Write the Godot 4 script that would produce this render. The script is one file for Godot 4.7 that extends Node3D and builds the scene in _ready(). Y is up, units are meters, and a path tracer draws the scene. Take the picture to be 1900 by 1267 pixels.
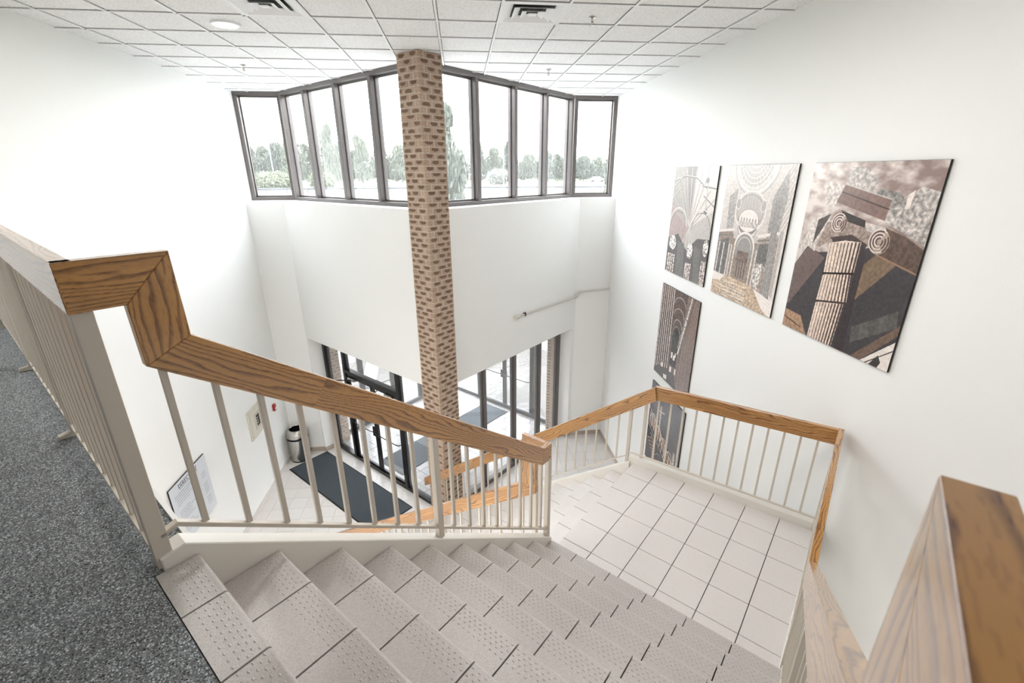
extends Node3D
# Stair hall of an office building: two stair flights, a bay of glass, a brick pier, an entrance vestibule.
# Plan axes: u and v run at 45 degrees to the hall (u = right-away, v = left-away), metres, ground floor at y = 0.

const EYE := 6.11
const YF := 4.836      # upper floor
const YL := 2.976      # landing
const YC := 7.543      # ceiling
const RISE := 0.186
const XL := -4.1
const XR := 3.22
const ZW := -9.97      # upper window line
const ZB := -9.66      # lower wall face
var off := {}
var used := {}
var rng := RandomNumberGenerator.new()
var TU := Transform3D()
var TV := Transform3D(Basis(Vector3(0, 0, -1), Vector3(0, 1, 0), Vector3(1, 0, 0)), Vector3.ZERO)
var TP := Transform3D(Basis(Vector3(1, 0, 0), Vector3(0, 0, 1), Vector3(0, -1, 0)), Vector3.ZERO)  # plan polygon (x, z), third axis down
var M := {}

# ---------------------------------------------------------------- mesh builder
class Mb:
	var v := PackedVector3Array()
	var n := PackedVector3Array()
	var t := PackedVector2Array()
	func tri(a: Vector3, b: Vector3, c: Vector3, nn: Vector3, ua: Vector2, ub: Vector2, uc: Vector2) -> void:
		if (b - a).cross(c - a).dot(nn) > 0.0:
			v.append_array([a, c, b]); t.append_array([ua, uc, ub])
		else:
			v.append_array([a, b, c]); t.append_array([ua, ub, uc])
		n.append_array([nn, nn, nn])
	func quad(a: Vector3, b: Vector3, c: Vector3, d: Vector3, nn: Vector3, ua := Vector2(0, 0), ub := Vector2(1, 0), uc := Vector2(1, 1), ud := Vector2(0, 1)) -> void:
		tri(a, b, c, nn, ua, ub, uc)
		tri(a, c, d, nn, ua, uc, ud)
	func prism(poly_in: PackedVector2Array, w0: float, w1: float, T := Transform3D(), grain := Vector2(1, 0), ch := 0.0) -> void:
		var p := poly_in.duplicate()
		var area := 0.0
		for i in p.size():
			area += p[i].cross(p[(i + 1) % p.size()])
		if area < 0.0:
			p.reverse()
		var k := p.size()
		var q := PackedVector2Array()
		for i in k:
			var e0 := (p[i] - p[(i + k - 1) % k]).normalized()
			var e1 := (p[(i + 1) % k] - p[i]).normalized()
			var m := Vector2(-e0.y, e0.x) + Vector2(-e1.y, e1.x)
			var d := maxf(0.15, m.normalized().dot(Vector2(-e1.y, e1.x)))
			q.append(p[i] + m.normalized() * ch / d)
		var g := grain.normalized()
		var h := Vector2(-g.y, g.x)
		var idx := Geometry2D.triangulate_polygon(q)
		for s in [[w0, -1.0], [w1, 1.0]]:
			var nn: Vector3 = T.basis * Vector3(0, 0, s[1])
			var wz: float = s[0]
			for i in range(0, idx.size(), 3):
				var A := q[idx[i]]; var B := q[idx[i + 1]]; var C := q[idx[i + 2]]
				tri(T * Vector3(A.x, A.y, wz), T * Vector3(B.x, B.y, wz), T * Vector3(C.x, C.y, wz), nn, Vector2(A.dot(g), A.dot(h)), Vector2(B.dot(g), B.dot(h)), Vector2(C.dot(g), C.dot(h)))
		for i in k:
			var j := (i + 1) % k
			var A := p[i]; var B := p[j]
			var e := (B - A).normalized()
			var o := Vector3(e.y, -e.x, 0)
			var a0 := w0 + ch; var a1 := w1 - ch
			var ua := Vector2(A.dot(g), A.dot(h)); var ub := Vector2(B.dot(g), B.dot(h))
			quad(T * Vector3(A.x, A.y, a0), T * Vector3(B.x, B.y, a0), T * Vector3(B.x, B.y, a1), T * Vector3(A.x, A.y, a1), T.basis * o, ua + Vector2(0, a0), ub + Vector2(0, a0), ub + Vector2(0, a1), ua + Vector2(0, a1))
			if ch > 0.0:
				var Q := q[i]; var R := q[j]
				quad(T * Vector3(A.x, A.y, a0), T * Vector3(B.x, B.y, a0), T * Vector3(R.x, R.y, w0), T * Vector3(Q.x, Q.y, w0), T.basis * ((o + Vector3(0, 0, -1)).normalized()), ua, ub, ub, ua)
				quad(T * Vector3(A.x, A.y, a1), T * Vector3(B.x, B.y, a1), T * Vector3(R.x, R.y, w1), T * Vector3(Q.x, Q.y, w1), T.basis * ((o + Vector3(0, 0, 1)).normalized()), ua, ub, ub, ua)
	func box(a: Vector3, b: Vector3, ch := 0.0, T := Transform3D()) -> void:
		var lo := Vector3(minf(a.x, b.x), minf(a.y, b.y), minf(a.z, b.z))
		var hi := Vector3(maxf(a.x, b.x), maxf(a.y, b.y), maxf(a.z, b.z))
		prism(PackedVector2Array([Vector2(lo.x, lo.y), Vector2(hi.x, lo.y), Vector2(hi.x, hi.y), Vector2(lo.x, hi.y)]), lo.z, hi.z, T, Vector2(1, 0), ch)
	func bar(c: Vector3, y0: float, y1: float, w: float, d: float, ch := 0.002) -> void:  # upright bar at c.x, c.z
		box(Vector3(c.x - w / 2, y0, c.z - d / 2), Vector3(c.x + w / 2, y1, c.z + d / 2), ch)
	func tube(path: PackedVector3Array, r: float, seg := 8, cap := true) -> void:
		var rings := []
		var side := Vector3.ZERO
		for i in path.size():
			var d := (path[mini(i + 1, path.size() - 1)] - path[maxi(i - 1, 0)]).normalized()
			if side == Vector3.ZERO:
				side = d.cross(Vector3.UP if absf(d.y) < 0.9 else Vector3.RIGHT).normalized()
			side = (side - d * side.dot(d)).normalized()
			var up := d.cross(side)
			var ring := []
			for s in seg:
				var a := TAU * s / seg
				ring.append(side * cos(a) + up * sin(a))
			rings.append(ring)
		for i in path.size() - 1:
			for s in seg:
				var s2 := (s + 1) % seg
				sm(path[i] + rings[i][s] * r, path[i] + rings[i][s2] * r, path[i + 1] + rings[i + 1][s2] * r, path[i + 1] + rings[i + 1][s] * r, rings[i][s], rings[i][s2], rings[i + 1][s2], rings[i + 1][s])
		if cap:
			for e in [0, path.size() - 1]:
				var d2 := (path[0] - path[1]).normalized() if e == 0 else (path[e] - path[e - 1]).normalized()
				for s in seg:
					tri(path[e], path[e] + rings[e][s] * r, path[e] + rings[e][(s + 1) % seg] * r, d2, Vector2(0, 0), Vector2(1, 0), Vector2(1, 1))
	func sm(a: Vector3, b: Vector3, c: Vector3, d: Vector3, na: Vector3, nb: Vector3, nc: Vector3, nd: Vector3) -> void:
		for f in [[a, b, c, na, nb, nc], [a, c, d, na, nc, nd]]:
			var A: Vector3 = f[0]; var B: Vector3 = f[1]; var C: Vector3 = f[2]
			var out: Vector3 = f[3] + f[4] + f[5]
			if (B - A).cross(C - A).dot(out) > 0.0:
				v.append_array([A, C, B]); n.append_array([f[3], f[5], f[4]])
			else:
				v.append_array([A, B, C]); n.append_array([f[3], f[4], f[5]])
			t.append_array([Vector2(0, 0), Vector2(1, 0), Vector2(1, 1)])
	func lathe(c: Vector3, prof: PackedVector2Array, seg := 24, axis := Basis()) -> void:  # prof = (radius, height)
		for i in prof.size() - 1:
			var e := prof[i + 1] - prof[i]
			if e.length() < 1e-6:
				continue
			var m := Vector2(e.y, -e.x).normalized()
			for s in seg:
				var a0 := TAU * s / seg; var a1 := TAU * (s + 1) / seg
				var d0 := Vector3(cos(a0), 0, sin(a0)); var d1 := Vector3(cos(a1), 0, sin(a1))
				var U := Vector3.UP
				sm(c + axis * (d0 * prof[i].x + U * prof[i].y), c + axis * (d1 * prof[i].x + U * prof[i].y), c + axis * (d1 * prof[i + 1].x + U * prof[i + 1].y), c + axis * (d0 * prof[i + 1].x + U * prof[i + 1].y), axis * (d0 * m.x + U * m.y), axis * (d1 * m.x + U * m.y), axis * (d1 * m.x + U * m.y), axis * (d0 * m.x + U * m.y))
	func mesh(o := Vector3.ZERO) -> ArrayMesh:
		var a := []
		a.resize(Mesh.ARRAY_MAX)
		var vv := v.duplicate()
		if o != Vector3.ZERO:
			for i in vv.size():
				vv[i] -= o
		a[Mesh.ARRAY_VERTEX] = vv
		a[Mesh.ARRAY_NORMAL] = n
		a[Mesh.ARRAY_TEX_UV] = t
		var m := ArrayMesh.new()
		m.add_surface_from_arrays(Mesh.PRIMITIVE_TRIANGLES, a)
		return m

# ---------------------------------------------------------------- scene helpers
func W(u: float, v: float, y: float) -> Vector3:
	return Vector3((u - v) * 0.70710678, y, -(u + v) * 0.70710678)

func uv2xz(u: float, v: float) -> Vector2:
	return Vector2((u - v) * 0.70710678, -(u + v) * 0.70710678)

func tag(o: Node3D, label: String, category := "", group := "", kind := "") -> void:
	o.set_meta("label", label)
	if category: o.set_meta("category", category)
	if group: o.set_meta("group", group)
	if kind: o.set_meta("kind", kind)

func thing(called: String, label: String, category: String, at: Vector3, diagonal := false, group := "", kind := "") -> Node3D:
	# diagonal things: at = (u, y, -v), their meshes are written in (u, y, -v)
	var o := Node3D.new()
	o.name = numbered(called)
	o.position = W(at.x, -at.z, at.y) if diagonal else at
	if diagonal: o.rotation.y = PI / 4
	off[o] = at
	tag(o, label, category, group, kind)
	add_child(o, true)
	return o

func numbered(s: String) -> String:
	used[s] = used.get(s, -1) + 1
	return s if used[s] == 0 else "%s_%03d" % [s, used[s]]

func base_of(o: Node) -> Vector3:
	while not off.has(o): o = o.get_parent()
	return off[o]

func part(parent: Node3D, called: String, mb: Mb, m: Material, label := "", kind := "") -> MeshInstance3D:
	return put(parent, called, mb.mesh(base_of(parent)), m, base_of(parent), label, kind)

func put(parent: Node3D, called: String, mesh: Mesh, m: Material, at: Vector3, label := "", kind := "", turn := 0.0) -> MeshInstance3D:
	var o := MeshInstance3D.new()
	o.name = called
	o.mesh = mesh
	o.material_override = m
	o.position = at - base_of(parent)
	o.rotation.y = turn
	if label: o.set_meta("label", label)
	if kind: o.set_meta("kind", kind)
	parent.add_child(o, true)
	return o

func pv(a: Array) -> PackedVector2Array:
	var p := PackedVector2Array()
	for i in range(0, a.size(), 2):
		p.append(Vector2(a[i], a[i + 1]))
	return p

func mat(c: Color, rough := 0.6, metal := 0.0, spec := 0.5) -> StandardMaterial3D:
	var m := StandardMaterial3D.new()
	m.albedo_color = c
	m.roughness = rough
	m.metallic = metal
	m.metallic_specular = spec
	return m

func rgb(r: int, g: int, b: int) -> Color:
	return Color(r / 255.0, g / 255.0, b / 255.0)

func tri_tex(m: StandardMaterial3D, img: Image, scale: float, world := false) -> StandardMaterial3D:
	m.albedo_texture = ImageTexture.create_from_image(img)
	m.uv1_triplanar = true
	m.uv1_world_triplanar = world
	m.uv1_scale = Vector3.ONE * scale
	return m

# ---------------------------------------------------------------- textures
func noise(seed_: int, freq: float, oct := 1) -> FastNoiseLite:
	var f := FastNoiseLite.new()
	f.seed = seed_
	f.frequency = freq
	f.noise_type = FastNoiseLite.TYPE_SIMPLEX_SMOOTH
	f.fractal_type = FastNoiseLite.FRACTAL_FBM if oct > 1 else FastNoiseLite.FRACTAL_NONE
	f.fractal_octaves = oct
	return f

func oak_image() -> Image:  # 3.2 m along the grain by 0.4 m across
	var w := 1600; var h := 200
	var img := Image.create(w, h, false, Image.FORMAT_RGB8)
	var n1 := noise(3, 1.0, 2); var n2 := noise(5, 1.0); var n3 := noise(9, 1.0)
	var light := Color(0.81, 0.595, 0.325); var dark := Color(0.40, 0.235, 0.10)
	for y in h:
		for x in w:
			var X := x / 500.0; var Y := y / 500.0
			var d := Y * 56.0 + 2.6 * n1.get_noise_2d(X * 0.9, Y * 7.0) + 0.35 * n1.get_noise_2d(X * 5.0 + 40.0, Y * 14.0)
			var r := fposmod(d, 1.0)
			var ring := smoothstep(0.45, 0.9, r) * (1.0 - smoothstep(0.9, 1.0, r))
			var pore := smoothstep(0.25, 0.6, n2.get_noise_2d(X * 26.0, Y * 520.0)) * (0.35 + 0.65 * ring)
			var tone := 0.12 * n3.get_noise_2d(X * 0.7, Y * 4.0)
			var k := clampf(0.62 * ring + 0.45 * pore + 0.1 + tone, 0.0, 1.0)
			img.set_pixel(x, y, light.lerp(dark, k))
	return img

func speck_image(n: int, base: Color, spread: float, flecks: float, seed_: int, cell := 1) -> Image:
	var r := RandomNumberGenerator.new(); r.seed = seed_
	var img := Image.create(n, n, false, Image.FORMAT_RGB8)
	for y in range(0, n, cell):
		for x in range(0, n, cell):
			var k := 1.0 + r.randf_range(-spread, spread)
			var f := r.randf()
			if f < flecks: k *= 0.72
			elif f < flecks * 1.8: k *= 1.2
			img.fill_rect(Rect2i(x, y, cell, cell), Color(base.r * k, base.g * k, base.b * k))
	return img

func carpet_image() -> Image:
	var r := RandomNumberGenerator.new(); r.seed = 77
	var n := 512
	var img := Image.create(n, n, false, Image.FORMAT_RGB8)
	img.fill(Color(0.46, 0.47, 0.475))
	for i in 30000:
		var g := pow(r.randf(), 1.05) * 0.80 + 0.15
		var w := r.randi_range(2, 5); var h := r.randi_range(1, 3)
		if r.randf() < 0.35:
			var s := w; w = h; h = s
		img.fill_rect(Rect2i(r.randi_range(0, n - 5), r.randi_range(0, n - 5), w, h), Color(g * 0.97, g, g * 1.01))
	return img

func ceiling_image() -> Image:
	var r := RandomNumberGenerator.new(); r.seed = 21
	var n := 384
	var img := Image.create(n, n, false, Image.FORMAT_RGB8)
	var nz := noise(4, 0.05, 3)
	for y in n:
		for x in n:
			var k := 0.965 + 0.03 * nz.get_noise_2d(x, y) + r.randf_range(-0.025, 0.025)
			img.set_pixel(x, y, Color(k, k, k * 0.995))
	for i in 2600:
		var g := r.randf_range(0.45, 0.75)
		img.fill_rect(Rect2i(r.randi_range(0, n - 4), r.randi_range(0, n - 4), r.randi_range(1, 3), r.randi_range(1, 2)), Color(g, g, g))
	return img

func brick_image(seed_: int) -> Image:  # 0-0.6: stretcher face with its dark burnt patch, 0.6-0.8: header with a patch, 0.8-1: plain end
	var r := RandomNumberGenerator.new(); r.seed = seed_
	var nz := noise(seed_, 0.07, 3); var fine := noise(seed_ + 50, 0.3, 2)
	var w := 200; var h := 42
	var img := Image.create(w, h, false, Image.FORMAT_RGB8)
	var cx := r.randf_range(52.0, 68.0); var hw := r.randf_range(33.0, 44.0); var depth := r.randf_range(25.0, 33.0)
	var hx := 140.0 + r.randf_range(-4.0, 4.0); var hh := r.randf_range(10.0, 15.0)
	var tan_ := Color(0.66, 0.565, 0.485).lerp(Color(0.75, 0.66, 0.585), r.randf())
	var burnt := Color(0.36, 0.27, 0.205).lerp(Color(0.43, 0.33, 0.26), r.randf())
	var bottom := r.randf() < 0.2
	for y in h:
		for x in w:
			var k := 1.0 + 0.2 * nz.get_noise_2d(x, y) + 0.16 * fine.get_noise_2d(x, y)
			var c := Color(tan_.r * k, tan_.g * k, tan_.b * k)
			if x < 160:
				var fy := ((h - y if bottom else y) - 3.0) / depth
				var half := hw if x < 120 else hh
				var lim := half * pow(maxf(0.0, 1.0 - pow(clampf(fy, 0.0, 1.0), 4.0)), 0.42)
				var edge := lim - absf(x - (cx if x < 120 else hx)) + 14.0 * nz.get_noise_2d(x * 1.5 + 90.0, y * 1.5)
				if fy > 0.0 and fy < 1.0:
					var s := smoothstep(-1.5, 3.0, edge) * (0.85 + 0.7 * fine.get_noise_2d(x + 300.0, y))
					c = c.lerp(Color(burnt.r * k, burnt.g * k, burnt.b * k), clampf(s, 0.0, 1.0))
			img.set_pixel(x, y, c)
	return img

# ---------------------------------------------------------------- build
func _ready() -> void:
	rng.seed = 11
	# camera
	var cam := Camera3D.new()
	cam.name = "camera"
	cam.fov = rad_to_deg(2.0 * atan(633.5 / 848.87))
	cam.position = Vector3(0, EYE, 0)
	cam.rotation = Vector3(-0.352299, -0.106448, -0.004424)
	cam.near = 0.02
	cam.far = 600.0
	var lens := CameraAttributesPhysical.new()
	lens.frustum_focal_length = 24.0 / (2.0 * 633.5 / 848.87)
	lens.frustum_focus_distance = 4.5
	lens.frustum_near = 0.02
	lens.frustum_far = 600.0
	lens.exposure_aperture = 8.0
	cam.attributes = lens
	add_child(cam)
	cam.current = true
	# overcast sky
	var sky := Sky.new()
	var sm := ProceduralSkyMaterial.new()
	sm.sky_top_color = Color(0.93, 0.96, 1.0)
	sm.sky_horizon_color = Color(1.0, 1.0, 1.0)
	sm.sky_curve = 0.3
	sm.ground_horizon_color = Color(0.8, 0.8, 0.78)
	sm.ground_bottom_color = Color(0.45, 0.45, 0.43)
	sky.sky_material = sm
	var env := Environment.new()
	env.background_mode = Environment.BG_SKY
	env.sky = sky
	env.background_energy_multiplier = 1.0
	env.tonemap_mode = Environment.TONE_MAPPER_LINEAR
	env.tonemap_exposure = 13.7
	env.sdfgi_enabled = true
	env.ssao_enabled = true
	env.ssil_enabled = true
	var we := WorldEnvironment.new()
	we.name = "world"
	we.environment = env
	add_child(we)
	# added fill panels over stair head, corridor and lobby, unseen, to brighten the hall
	var where := ["left of the stair head", "above the stair head", "right of the stair head", "in the corridor behind, left", "in the corridor behind, right", "under the upper floor near the left wall", "under the upper floor in the middle", "under the upper floor on the right"]
	var spots := [[-2.1, -3.3, 0.19], [0.1, -3.7, 0.18], [1.3, -2.7, 0.17], [-1.5, 2.5, 0.09], [1.5, 2.5, 0.09], [-2.9, -1.9, 0.95], [-1.5, -0.6, 0.65], [0.4, 1.2, 0.2]]
	for i in spots.size():
		fill_panel(Vector3(spots[i][0], YC if i < 5 else YF - 0.345, spots[i][1]), spots[i][2], "added unseen fill light panel " + where[i])
	materials()
	shell()
	ceiling()
	windows()
	pier()
	entrance()
	ground_floor()
	stairs()
	railings()
	wall_things()
	floor_things()
	outside()

func fill_panel(at: Vector3, energy: float, label: String) -> void:  # made-up lamp panel, kept out of view, that lifts the hall light
	var o := thing("added_fill_light", label, "ceiling light", at, false, "added fill light panels")
	var b := Mb.new()
	b.box(at + Vector3(-0.3, -0.02, -0.3), at + Vector3(0.3, -0.006, 0.3), 0.004)
	part(o, "frame", b, mat(Color(0.9, 0.9, 0.9), 0.5))
	b = Mb.new()
	b.box(at + Vector3(-0.27, -0.024, -0.27), at + Vector3(0.27, -0.0195, 0.27))
	var m := mat(Color(0.9, 0.9, 0.9), 0.5)
	m.emission_enabled = true
	m.emission = Color(1.0, 0.98, 0.95)
	m.emission_energy_multiplier = 0.3
	part(o, "diffuser", b, m)
	var l := AreaLight3D.new()
	l.name = "lamp"
	l.area_size = Vector2(0.54, 0.54)
	l.light_energy = energy
	l.light_color = Color(1.0, 0.99, 0.975)
	l.position = Vector3(0, -0.03, 0)
	l.rotation.x = -PI / 2
	l.area_range = 25.0
	l.shadow_enabled = true
	o.add_child(l)

func materials() -> void:
	M.wall = mat(Color(0.955, 0.955, 0.945), 0.55)
	M.white = mat(Color(0.955, 0.955, 0.95), 0.5)
	M.tee = mat(Color(0.95, 0.95, 0.95), 0.4)
	M.ctile = tri_tex(mat(Color(1, 1, 1), 0.9), ceiling_image(), 1.0 / 0.61)
	M.shade_backing = mat(Color(0.42, 0.42, 0.42), 0.9)  # dark tone stands in for the shade in the gaps around tiles
	M.bronze = mat(Color(0.42, 0.40, 0.39), 0.35, 0.3)
	M.black = mat(Color(0.10, 0.095, 0.095), 0.3, 0.2)
	M.alu = mat(Color(0.24, 0.24, 0.245), 0.35, 0.4)
	var gl := mat(Color(0.98, 1.0, 1.0, 0.06), 0.0)
	gl.transparency = BaseMaterial3D.TRANSPARENCY_ALPHA
	M.glass = gl
	var oak := mat(Color(1, 1, 1), 0.3, 0.0, 0.5)
	oak.albedo_texture = ImageTexture.create_from_image(oak_image())
	oak.uv1_scale = Vector3(1.0 / 3.2, 1.0 / 0.4, 1)
	oak.clearcoat_enabled = true
	oak.clearcoat = 1.0
	oak.clearcoat_roughness = 0.2
	M.oak = oak
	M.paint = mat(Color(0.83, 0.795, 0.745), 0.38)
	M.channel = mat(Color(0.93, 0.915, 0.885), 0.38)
	M.tile = tri_tex(mat(Color(0.90, 0.88, 0.865), 0.3), speck_image(256, Color(0.985, 0.985, 0.985), 0.03, 0.02, 5), 4.0)
	M.tile2 = tri_tex(mat(Color(0.91, 0.895, 0.885), 0.3), speck_image(256, Color(0.985, 0.985, 0.985), 0.03, 0.02, 8), 4.0)
	M.tile3 = tri_tex(mat(Color(0.66, 0.65, 0.645), 0.2), speck_image(256, Color(0.95, 0.95, 0.95), 0.05, 0.03, 15), 4.0)
	M.shaded_tile = tri_tex(mat(Color(0.82, 0.795, 0.775), 0.34), speck_image(256, Color(0.94, 0.94, 0.94), 0.08, 0.06, 6), 3.0)  # same tile as the landing; its darker tone stands in for shade
	M.grout = mat(Color(0.24, 0.225, 0.215), 0.9)
	M.grout2 = mat(Color(0.36, 0.345, 0.335), 0.9)
	M.base = tri_tex(mat(Color(0.76, 0.70, 0.65), 0.4), speck_image(128, Color(0.95, 0.95, 0.95), 0.05, 0.03, 9), 6.0)
	M.base_pale = tri_tex(mat(Color(0.89, 0.87, 0.845), 0.4), speck_image(128, Color(0.95, 0.95, 0.95), 0.04, 0.02, 19), 6.0)
	M.carpet = tri_tex(mat(Color(1.0, 1.0, 1.0), 0.95), carpet_image(), 1.0 / 0.62)
	var rr := speck_image(256, Color(0.27, 0.285, 0.31), 0.22, 0.2, 14)
	M.mat_ = tri_tex(mat(Color(0.96, 1, 1), 0.95), rr, 1.6)
	M.rubber = mat(Color(0.05, 0.05, 0.055), 0.8)
	M.steel = mat(Color(0.78, 0.77, 0.75), 0.22, 1.0)
	M.dark = mat(Color(0.02, 0.02, 0.02), 0.6)
	M.mortar = mat(Color(0.78, 0.73, 0.68), 0.9)
	M.bricks = []
	for i in 6:
		var b := mat(Color(1, 1, 1), 0.85)
		b.albedo_texture = ImageTexture.create_from_image(brick_image(30 + i))
		M.bricks.append(b)
	M.pipe = mat(Color(0.80, 0.775, 0.745), 0.45)
	M.beige = mat(Color(0.83, 0.81, 0.755), 0.5)

# ---------------------------------------------------------------- room shell
func shell() -> void:
	var b := Mb.new()
	b.box(Vector3(XL - 0.2, -0.2, -10.25), Vector3(XL, 7.75, 7.2))
	part(thing("wall_left", "long white wall on the left with the directory board", "wall", Vector3(XL, 0, -2), false, "", "structure"), "wall_face", b, M.wall)
	b = Mb.new()
	b.box(Vector3(XR, -0.2, -10.25), Vector3(XR + 0.2, 7.75, 7.2))
	part(thing("wall_right", "long white wall on the right with the sepia prints", "wall", Vector3(XR, 0, -2), false, "", "structure"), "wall_face", b, M.wall)
	b = Mb.new()
	b.box(Vector3(XL, YF - 0.3, 7.0), Vector3(XR, 7.75, 7.2))
	part(thing("wall_back", "white wall closing the upper floor behind the stair", "wall", Vector3(0, YF, 7.1), false, "", "structure"), "wall_face", b, M.wall)
	# back wall of the lower lobby
	b = Mb.new()
	b.box(Vector3(XL, 0, 4.2), Vector3(XR, YF - 0.34, 4.4))
	part(thing("wall_back", "white back wall of the lower lobby under the upper floor", "wall", Vector3(0, 0, 4.3), false, "", "structure"), "wall_face", b, M.wall)
	# bay wall: band between the door heads and the window sill
	var kl := uv2xz(4.42, 9.25); var ap := uv2xz(4.42, 5.09); var kr := uv2xz(8.57, 5.09)
	kl = Vector2(ZB + 4.42 * sqrt(2.0), ZB); kr = Vector2(-ZB - 5.09 * sqrt(2.0), ZB)
	var okl := Vector2(-10.12 + 4.93 * sqrt(2.0), -10.12); var oap := uv2xz(4.93, 5.60); var okr := Vector2(10.12 - 5.60 * sqrt(2.0), -10.12)
	b = Mb.new()
	b.prism(PackedVector2Array([Vector2(XL, ZB), kl, uv2xz(4.42, 5.385), uv2xz(4.742, 5.385), uv2xz(4.742, 5.09), kr, Vector2(XR, ZB), Vector2(XR, -10.12), okr, oap, okl, Vector2(XL, -10.12)]), -5.625, -2.82, TP)
	var wf := thing("wall_front", "white V-shaped wall band between the entrance doors and the high windows", "wall", Vector3(-0.47, 2.82, -9.0), false, "", "structure")
	part(wf, "wall_face", b, M.wall)
	# its lower ends beside the doors
	var a1 := uv2xz(4.42, 9.19); var a2 := uv2xz(4.84, 9.19)
	b = Mb.new()
	b.prism(PackedVector2Array([Vector2(XL, ZB), kl, a1, a2, Vector2(-10.12 + 4.84 * sqrt(2.0), -10.12), Vector2(XL, -10.12)]), -2.82, 0.0, TP)
	part(thing("wall_front", "white wall end behind the steel bin, left of the glass doors", "wall", Vector3(-3.8, 0, -9.7), false, "", "structure"), "wall_face", b, M.wall)
	var c1 := uv2xz(8.44, 5.09); var c2 := uv2xz(8.44, 5.50)
	b = Mb.new()
	b.prism(PackedVector2Array([Vector2(XR, ZB), kr, c1, c2, Vector2(10.12 - 5.50 * sqrt(2.0), -10.12), Vector2(XR, -10.12)]), -2.82, 0.0, TP)
	part(thing("wall_front", "white wall end right of the entrance glazing, under the pipe", "wall", Vector3(2.9, 0, -9.7), false, "", "structure"), "wall_face", b, M.wall)
	# upper floor
	var e0 := uv2xz(0.285, 6.09); var e1 := uv2xz(0.285, 1.767); var e2 := uv2xz(0.184, 1.767); var e2b := uv2xz(0.184, 1.685); var e2c := uv2xz(0.155, 1.685); var e3 := uv2xz(0.155, -0.078); var e3b := uv2xz(0.184, -0.078); var e3c := uv2xz(0.184, -0.13); var e4 := uv2xz(0.285, -0.13); var e5 := uv2xz(0.285, -4.27)
	var plan := PackedVector2Array([e0, e1, e2, e2b, e2c, e3, e3b, e3c, e4, e5, Vector2(XR, 7.0), Vector2(XL, 7.0)])
	var fl := thing("floor", "upper floor with grey loop pile carpet at the stair head", "floor", Vector3(0, YF, 2), false, "", "structure")
	b = Mb.new()
	b.prism(plan, -YF + 0.01, -YF + 0.34, TP)
	part(fl, "slab", b, M.white)
	b = Mb.new()
	b.prism(plan, -YF, -YF + 0.0099, TP)
	part(fl, "carpet", b, M.carpet, "", "stuff")
	b = Mb.new()
	b.box(Vector3(0.285, YF - 0.34, -6.08), Vector3(0.302, YF + 0.012, -1.77), 0.003)
	part(thing("trim", "white edge strip along the carpeted upper floor", "trim", Vector3(0.29, YF - 0.34, -4), true, "", "structure"), "edge_strip", b, M.white)

func in_bay() -> PackedVector2Array:
	return PackedVector2Array([Vector2(XL, -1.0), Vector2(XR, -1.0), Vector2(XR, ZW), Vector2(ZW * -1.0 - 5.41 * sqrt(2.0), ZW), uv2xz(4.75, 5.41), Vector2(ZW + 4.75 * sqrt(2.0), ZW), Vector2(XL, ZW)])

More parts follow.
